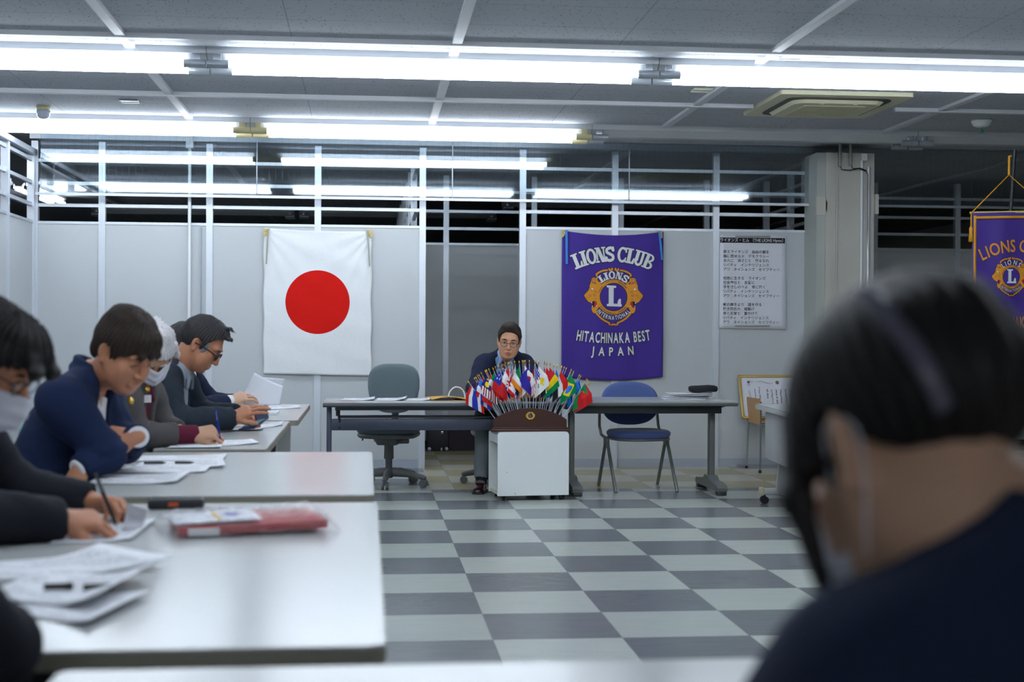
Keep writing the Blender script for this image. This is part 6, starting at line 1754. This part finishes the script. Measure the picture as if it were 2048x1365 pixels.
# --- masked person at the left edge, writing
f, u = V_(14, 30)
build_person('person in black jacket, glasses and white mask, writing at the left edge', (-1.15, 3.33, 0.0),
    (-0.850, 3.33, 1.090), f, u, (-0.945, 3.33, 0.995), (-1.05, 3.33, 0.78), (-1.15, 3.33, 0.50), (-0.985, 3.14, 0.915), (-0.96, 3.53, 0.915),
    (-0.875, 3.16, 0.765), (-0.86, 3.62, 0.77), (-0.695, 3.28, 0.745), (-0.690, 3.60, 0.748), (1, -0.05, 0), SK_tan, C_black,
    dict(t=0.020, line=LINE_FRINGE[:-4]+[(0.036, 0.014), (0.06, 0.034), (0.08, 0.046), (0.12, 0.048)], amp=0.004, rough=0.008, ragged=0.010, freq=30, add=[((0, 0.06, 0.075), (0.066, 0.055, 0.045)), ((0, -0.03, 0.105), (0.07, 0.08, 0.035))],
         locks=[((s_*0.02+dx, 0.10, 0.07), (s_*0.03+dx, 0.122, 0.052), (s_*0.03+dx, 0.122, 0.032), 0.015) for s_, dx in ((-1, -0.02), (-1, 0.0), (1, 0.0), (1, 0.02))]),
    handR=dict(dir=(0.92, 0.25, -0.05), back=(0.1, -0.35, 0.93), curl=(38, 48, 30), thumb=(0.9, 30)), handL=dict(dir=(0.85, -0.50, 0.05), back=(0.0, 0.3, 0.95), curl=(40, 45, 25), thumb=(0.9, 25)),
    shirt=dict(mat=S_white), opening=(0.30, 0.30, 0.01), collar=(0.03, 0.012), lapel=0.006, mask=-0.012, specs=dict(m=M_dark, r=0.023, dz=0.002),
    legs=[((-0.70, 3.22, 0.52), (-0.72, 3.22, 0.09), (-0.56, 3.22, 0.02)), ((-0.70, 3.45, 0.52), (-0.72, 3.46, 0.09), (-0.56, 3.46, 0.02))], trouser=C_trou,
    hairm=H_black, eyes=0.35, seed=5, cres=0.010, sleeve_r=(0.074, 0.060, 0.050), res=0.0035)
def held_pen(label, p, d, m, L=0.14, cap=None, extra=None):
    t = thing('pen', label, 'pen', p)
    d = Vector(d).normalized()
    MB().tube([tuple(d*0.012), tuple(d*L)], 0.0047, 10).build('barrel', m, t); MB().tube([(0, 0, 0), tuple(d*0.013)], [0.0008, 0.0045], 10).build('tip', M_chrome, t)
    MB().tube([tuple(d*(L-0.045)+Vector((0, -0.006, 0))), tuple(d*(L-0.005)+Vector((0, -0.006, 0)))], 0.0018, 6).build('clip', cap or M_chrome, t)
    return t
held_pen('dark pen standing up in the hand of the masked person at the left edge', (-0.585, 3.44, 0.703), (-0.35, -0.06, 0.92), M_dark)
# --- white-haired masked man writing
f, u = V_(62, 48)
pt, M = build_person('white-haired man in charcoal jacket and white mask, writing at the third table', (-1.08, 6.03, 0.0),
    (-0.885, 5.955, 1.080), f, u, (-0.955, 6.02, 0.985), (-1.02, 6.03, 0.77), (-1.08, 6.03, 0.49), (-0.985, 5.84, 0.905), (-0.945, 6.21, 0.905),
    (-0.915, 5.84, 0.750), (-0.87, 6.22, 0.765), (-0.785, 5.91, 0.748), (-0.80, 6.16, 0.75), (1, -0.2, 0), SK_mid, C_char,
    dict(t=0.020, line=LINE_SHORT, amp=0.004, rough=0.009, ragged=0.012, freq=34, locks=[((s_*0.075, -0.03+k*0.02, 0.03+0.02*k), (s_*0.105, -0.035+k*0.02, 0.02), (s_*0.118, -0.03+k*0.02, -0.005), 0.012) for s_ in (-1, 1) for k in range(4)]),
    handR=dict(dir=(0.93, 0.05, 0.10), back=(-0.1, -0.62, 0.75), curl=(52, 55, 30), thumb=(1.0, 30)), handL=dict(dir=(0.6, -0.75, -0.1), back=(0.2, 0.1, 0.95), curl=(30, 35, 20)),
    shirt=dict(mat=S_mar), opening=(0.24, 0.26, 0.008), collar=(0.03, 0.012), lapel=0.006, cuffR=S_mar, cufflen=0.125, mask=0.022,
    legs=[((-0.66, 5.92, 0.50), (-0.68, 5.92, 0.09), (-0.52, 5.92, 0.02)), ((-0.66, 6.14, 0.50), (-0.68, 6.14, 0.09), (-0.52, 6.14, 0.02))], trouser=C_trou,
    hairm=H_white, browm=H_white, eyes=0.2, seed=8, cres=0.008)
pin(pt, (-0.888, 5.915, 0.935), (0.5, -0.85, 0.2), M_goldm, 0.011)
MB().box((0, 0, 0), (0.030, 0.004, 0.030), M=Matrix.Translation(Vector((-0.885, 5.90, 0.895))-Vector(pt.location)) @ Matrix.Rotation(0.5, 4, 'Z')).build('name_badge', S_white, pt)
held_pen('blue pen in the writing hand of the white-haired man', (-0.597, 5.955, 0.705), (-0.14, -0.03, 0.98), mat('blue_pen', (30, 50, 150), 0.25), 0.145)
# --- man in glasses with the booklet
f, u = V_(5, 36)
pt, M = build_person('man in dark slate blouson and black glasses, looking down at a navy booklet', (-1.12, 6.95, 0.0),
    (-0.785, 6.93, 1.107), f, u, (-0.885, 6.95, 1.010), (-0.99, 6.95, 0.79), (-1.12, 6.95, 0.50), (-0.955, 6.74, 0.920), (-0.93, 7.15, 0.920),
    (-0.865, 6.66, 0.760), (-0.82, 7.18, 0.765), (-0.640, 6.78, 0.762), (-0.64, 7.02, 0.765), (1, -0.08, 0), SK_tan, C_slate,
    dict(t=0.016, line=LINE_REC, amp=0.003, rough=0.005, ragged=0.006, freq=38, widow=0.0, add=[((0, 0.025, 0.105), (0.055, 0.055, 0.026))],
         locks=[((dx, 0.070, 0.104), (dx*1.1, 0.094, 0.098), (dx*1.15, 0.106, 0.084+dz), 0.005) for dx, dz in ((-0.045, 0.0), (-0.02, 0.006), (0.0, 0.010), (0.03, 0.006))]+[((dx, 0.03, 0.125), (dx*1.1, 0.06, 0.140), (dx*1.2, 0.095, 0.135), 0.005) for dx in (-0.035, -0.012, 0.01, 0.03)]),
    handR=dict(dir=(0.90, -0.05, 0.42), back=(-0.35, -0.62, 0.70), per=((8, 12, 8), (10, 14, 10), (14, 16, 10), (20, 20, 12)), spread=9, thumb=(0.9, 10)),
    handL=dict(dir=(0.85, -0.45, 0.05), back=(0, 0.4, 0.9), curl=(40, 35, 20)),
    shirt=dict(mat=S_grey), opening=(0.22, 0.42, 0.020), collar=(0.020, 0.012), cuffR=S_blk, cuffL=S_blk, cufflen=0.05,
    legs=[((-0.66, 6.84, 0.52), (-0.68, 6.84, 0.09), (-0.52, 6.84, 0.02)), ((-0.66, 7.06, 0.52), (-0.68, 7.06, 0.09), (-0.52, 7.06, 0.02))], trouser=C_trou,
    hairm=H_grey, browm=H_grey, specs=dict(m=M_dark, r=0.021, dz=-0.004, th=1.9), eyes=0.15, seed=11, cres=0.008, bulk=1.04, wrinkle=0.006, sleeve_r=(0.080, 0.062, 0.052))
for s_ in (-1, 1):
    B = Blend(np.array(M.translation)-0.13, np.array(M.translation)+0.13, 0.003); B.M = M
    B.ell((s_*0.0655, 0.026, 0.006), (0.0065, 0.018, 0.034), 0.0)
    skin_obj('sideburn', [B.mesh()], mat('silver_hair', (128, 126, 130), 0.6, var=0.3, scale=90), pt, 'grey temple hair')
bk = thing('booklet', 'open navy phone wallet held up by the man in black glasses', 'phone case', (-0.525, 6.86, 0.765))
M_navyl = mat('navy_leatherette', (30, 40, 74), 0.4, var=0.06)
def panel(quad, th, nm, m):
    q = [Vector(p)-Vector(bk.location) for p in quad]
    MB().grid(lambda u, v: tuple((q[0]*(1-u)+q[3]*u)*(1-v)+(q[1]*(1-u)+q[2]*u)*v), 4, 4, False, th).build(nm, m, bk)
panel([(-0.535, 6.86, 0.812), (-0.479, 6.90, 0.820), (-0.462, 6.86, 0.760), (-0.514, 6.80, 0.748)], 0.009, 'cover', M_navyl)
panel([(-0.514, 6.80, 0.748), (-0.462, 6.86, 0.760), (-0.520, 6.76, 0.722), (-0.592, 6.71, 0.716)], 0.010, 'cover', M_navyl)
panel([(-0.522, 6.797, 0.751), (-0.474, 6.845, 0.758), (-0.520, 6.767, 0.731), (-0.575, 6.728, 0.727)], 0.004, 'card_pocket', mat('teal_card', (70, 120, 136), 0.5))
# --- person behind, with raised papers
f, u = V_(-6, 18)
build_person('person in dark navy suit behind the man in glasses, holding up white papers', (-1.18, 8.03, 0.0),
    (-0.985, 7.93, 1.085), f, u, (-1.03, 7.98, 0.985), (-1.06, 8.0, 0.77), (-1.18, 8.03, 0.49), (-1.03, 7.79, 0.905), (-1.01, 8.20, 0.905),
    (-0.955, 7.86, 0.752), (-0.88, 8.26, 0.76), (-0.775, 7.99, 0.777), (-0.72, 8.24, 0.768), (1, 0.05, 0), SK_lt, C_dnavy,
    dict(t=0.012, line=LINE_SHORT, amp=0.002, rough=0.003, freq=40),
    handR=dict(dir=(0.90, 0.20, 0.36), back=(-0.3, -0.75, 0.55), per=((25, 25, 15), (28, 28, 15), (32, 30, 15), (36, 30, 18)), spread=5, thumb=(0.9, 10)), handL=dict(dir=(0.9, -0.3, 0.2), back=(0, 0.5, 0.85), curl=(30, 30, 20)),
    shirt=dict(mat=S_white), opening=(0.36, 0.34, 0.016), collar=(0.03, 0.012), lapel=0.006, cuffR=S_white, cuffL=S_white, cufflen=0.062,
    legs=[((-0.72, 7.92, 0.50), (-0.74, 7.92, 0.09), (-0.58, 7.92, 0.02)), ((-0.72, 8.14, 0.50), (-0.74, 8.14, 0.09), (-0.58, 8.14, 0.02))], trouser=C_trou,
    hairm=H_grey, eyes=0.2, seed=14, cres=0.009)
def raised(label, quad, bow, nm='paper_sheet'):
    a, b, c, d = [Vector(p) for p in quad]; cen = (a+b+c+d)/4
    n = (b-a).cross(d-a).normalized()
    o = MB().grid(lambda u, v: tuple((a*(1-u)+d*u)*(1-v)+(b*(1-u)+c*u)*v-cen+n*bow*math.sin(PI*u)*(0.6+0.4*v)), 12, 12, True, 0.0012).build(nm, M_paper)
    o.location = cen; tag(o, label, 'paper', 'papers held up over the farthest left table'); return o
raised('white sheet held up in front of the person in the dark navy suit', [(-0.712, 8.06, 0.757), (-0.628, 8.12, 0.940), (-0.470, 8.14, 0.862), (-0.488, 8.10, 0.758)], 0.018)
raised('second white sheet showing behind the raised one', [(-0.66, 8.13, 0.80), (-0.60, 8.16, 0.912), (-0.466, 8.20, 0.902), (-0.485, 8.18, 0.79)], -0.012)
# --- speaker behind the flags
f = Vector((-0.13, -0.98, -0.16)); u = Vector((0.085, -0.13, 1.0))
SHOE[0] = M_oxblood
pt, M = build_person('man in dark navy suit with striped tie and round glasses, speaking behind the desk flags', (1.05, 11.0, 0.0),
    (1.052, 10.50, 1.108), f, u, (1.050, 10.66, 1.028), (1.055, 10.82, 0.80), (1.05, 10.98, 0.51), (0.885, 10.76, 0.930), (1.205, 10.86, 0.930),
    (0.800, 10.56, 0.752), (1.33, 10.54, 0.752), (0.960, 10.36, 0.735), (1.13, 10.37, 0.735), (-0.22, -0.9, -0.3), SK_spk, C_dnavy,
    dict(t=0.011, line=LINE_SHORT[:-3]+[(0.050, 0.056), (0.072, 0.080), (0.11, 0.088)], amp=0.0022, rough=0.004, ragged=0.005, freq=44, add=[((0.005, 0.02, 0.112), (0.055, 0.060, 0.026))]),
    handR=dict(dir=(0.8, -0.5, -0.1), back=(0, -0.3, 0.95), curl=(45, 45, 25)), handL=dict(dir=(-0.8, -0.5, -0.1), back=(0, -0.3, 0.95), curl=(45, 45, 25)), hsc=1.025,
    shirt=dict(mat=S_blue, tie=tie_mat()), opening=(0.40, 0.20, 0.006), collar=(0.026, 0.011), lapel=0.006, cuffR=S_blue, cuffL=S_blue, mouth=0.0055,
    legs=[((0.875, 10.54, 0.545), (0.845, 10.44, 0.115), (0.800, 10.24, 0.02)), ((1.22, 10.56, 0.545), (1.23, 10.50, 0.115), (1.26, 10.30, 0.02))], trouser=C_grey,
    hairm=H_brown, browm=H_brown, specs=dict(m=M_dark, r=0.0215, dz=-0.006), eyes=0.8, seed=17, cres=0.008, res=0.0028, bulk=1.0)
T_ = Matrix.Translation(-Vector(pt.location)) @ M
M_lip = mat('lip_skin', (176, 96, 92), 0.4, var=0.03)
MB(T_).tube(curve3([(-0.021, 0.089, -0.070), (-0.010, 0.0975, -0.0655), (0, 0.0985, -0.0665), (0.010, 0.0975, -0.0655), (0.021, 0.089, -0.070)]), [0.001]+[0.0028]*23+[0.001], 8).build('upper_lip', M_lip, pt, 'upper lip of the open mouth')
MB(T_).tube(curve3([(-0.018, 0.089, -0.075), (-0.009, 0.0965, -0.080), (0, 0.098, -0.0815), (0.009, 0.0965, -0.080), (0.018, 0.089, -0.075)]), [0.001]+[0.0036]*23+[0.001], 8).build('lower_lip', M_lip, pt, 'lower lip of the open mouth')
# --- woman in the right foreground, seen from behind
f = Vector((-0.27, 0.78, -0.56)); u = Vector((-0.17, 0.54, 0.82))
pt, M = build_person('woman in navy suit seen from behind in the right foreground, dark hair pinned up', (0.58, 0.90, 0.0),
    (0.457, 1.165, 1.073), f, u, (0.556, 1.03, 1.045), (0.58, 0.97, 0.80), (0.60, 0.90, 0.48), (0.75, 0.94, 0.925), (0.390, 1.07, 0.897),
    (0.82, 1.10, 0.72), (0.295, 1.20, 0.70), (0.68, 1.33, 0.73), (0.42, 1.46, 0.735), (0.2, 0.9, 0), SK_lt, C_wnavy,
    dict(t=0.015, line=[(-0.12, -0.035), (-0.085, -0.040), (-0.055, -0.030), (-0.035, -0.010), (-0.028, 0.020), (0.004, 0.022), (0.010, -0.030), (0.03, -0.03), (0.045, 0.03), (0.11, 0.06)], amp=0.002, rough=0.004, freq=40, add=[((0.006, -0.05, 0.055), (0.080, 0.080, 0.070)), ((0.01, -0.072, 0.02), (0.076, 0.055, 0.045))],
         locks=[((-0.070, 0.035, 0.05), (-0.094, 0.045, -0.02), (-0.090, 0.060, -0.16), 0.016), ((0.070, 0.035, 0.05), (0.094, 0.045, -0.02), (0.090, 0.060, -0.14), 0.014)]),
    handR=dict(dir=(-0.5, 0.8, 0), back=(0, 0, 1), curl=(30, 30, 20)), handL=dict(dir=(0.5, 0.8, 0), back=(0, 0, 1), curl=(30, 30, 20)),
    shirt=dict(mat=S_white), opening=(0.30, 0.26, 0.01), collar=(0.012, 0.010), mask=True, bulk=0.92,
    legs=[((0.72, 1.30, 0.50), (0.72, 1.30, 0.09), (0.74, 1.46, 0.02)), ((0.50, 1.36, 0.50), (0.50, 1.36, 0.09), (0.48, 1.52, 0.02))], trouser=C_trou,
    hairm=H_black, eyes=0.5, seed=21, cres=0.009)
T_ = Matrix.Translation(-Vector(pt.location)) @ M
hv = next(c for c in pt.children if c.name.startswith('hair'))
HV = np.array([v.co[:] for v in hv.data.vertices])
cen = np.array(T_ @ Vector((0, -0.02, 0.03)))
def on_hair(d, off):
    w = np.array((T_.to_3x3() @ Vector(d)).normalized()); q = HV-cen; q2 = q/np.linalg.norm(q, axis=1)[:, None]
    k = np.argsort(-(q2 @ w))[:6]; r = np.linalg.norm(q[k], axis=1).mean()+off
    return tuple(cen+w*r)
MB().tube([on_hair((-0.037-0.007*k/8, -0.031-0.049*k/8, 0.077-0.125*k/8), 0.004) for k in (2.2, 3, 4, 5, 6, 7, 8)], 0.011, 10, flat=0.6).build('hair_clip', mat('smoky_hair_clip', (92, 88, 104), 0.25, var=0.05), pt, 'shiny grey hair slide')
# --- dark sleeve at the lower left corner
f, u = V_(10, 25)
build_person('person in black at the lower left corner, only a sleeve in the photo', (-1.0, 2.02, 0.0),
    (-0.78, 1.93, 1.12), f, u, (-0.82, 1.98, 1.0), (-0.90, 2.0, 0.78), (-0.95, 2.02, 0.50), (-0.665, 1.88, 0.935), (-0.76, 2.22, 0.92),
    (-0.503, 2.00, 0.735), (-0.70, 2.30, 0.76), (-0.74, 2.06, 0.76), (-0.80, 2.16, 0.78), (1, 0, 0), SK_mid, C_black,
    dict(t=0.014, line=LINE_SHORT, amp=0.002, rough=0.003), handR=dict(dir=(-0.8, 0.5, 0.1), back=(0, 0, 1), curl=(30, 30, 20)), handL=dict(dir=(-0.8, -0.3, 0), back=(0, 0, 1), curl=(30, 30, 20)),
    shirt=dict(mat=S_white), opening=(0.30, 0.26, 0.01), collar=(0.03, 0.012), legs=[((-0.58, 1.92, 0.50), (-0.60, 1.92, 0.09), (-0.44, 1.92, 0.02)), ((-0.58, 2.12, 0.50), (-0.60, 2.12, 0.09), (-0.44, 2.12, 0.02))], trouser=C_trou,
    hairm=H_black, eyes=0.3, seed=25, cres=0.011, res=0.0045)
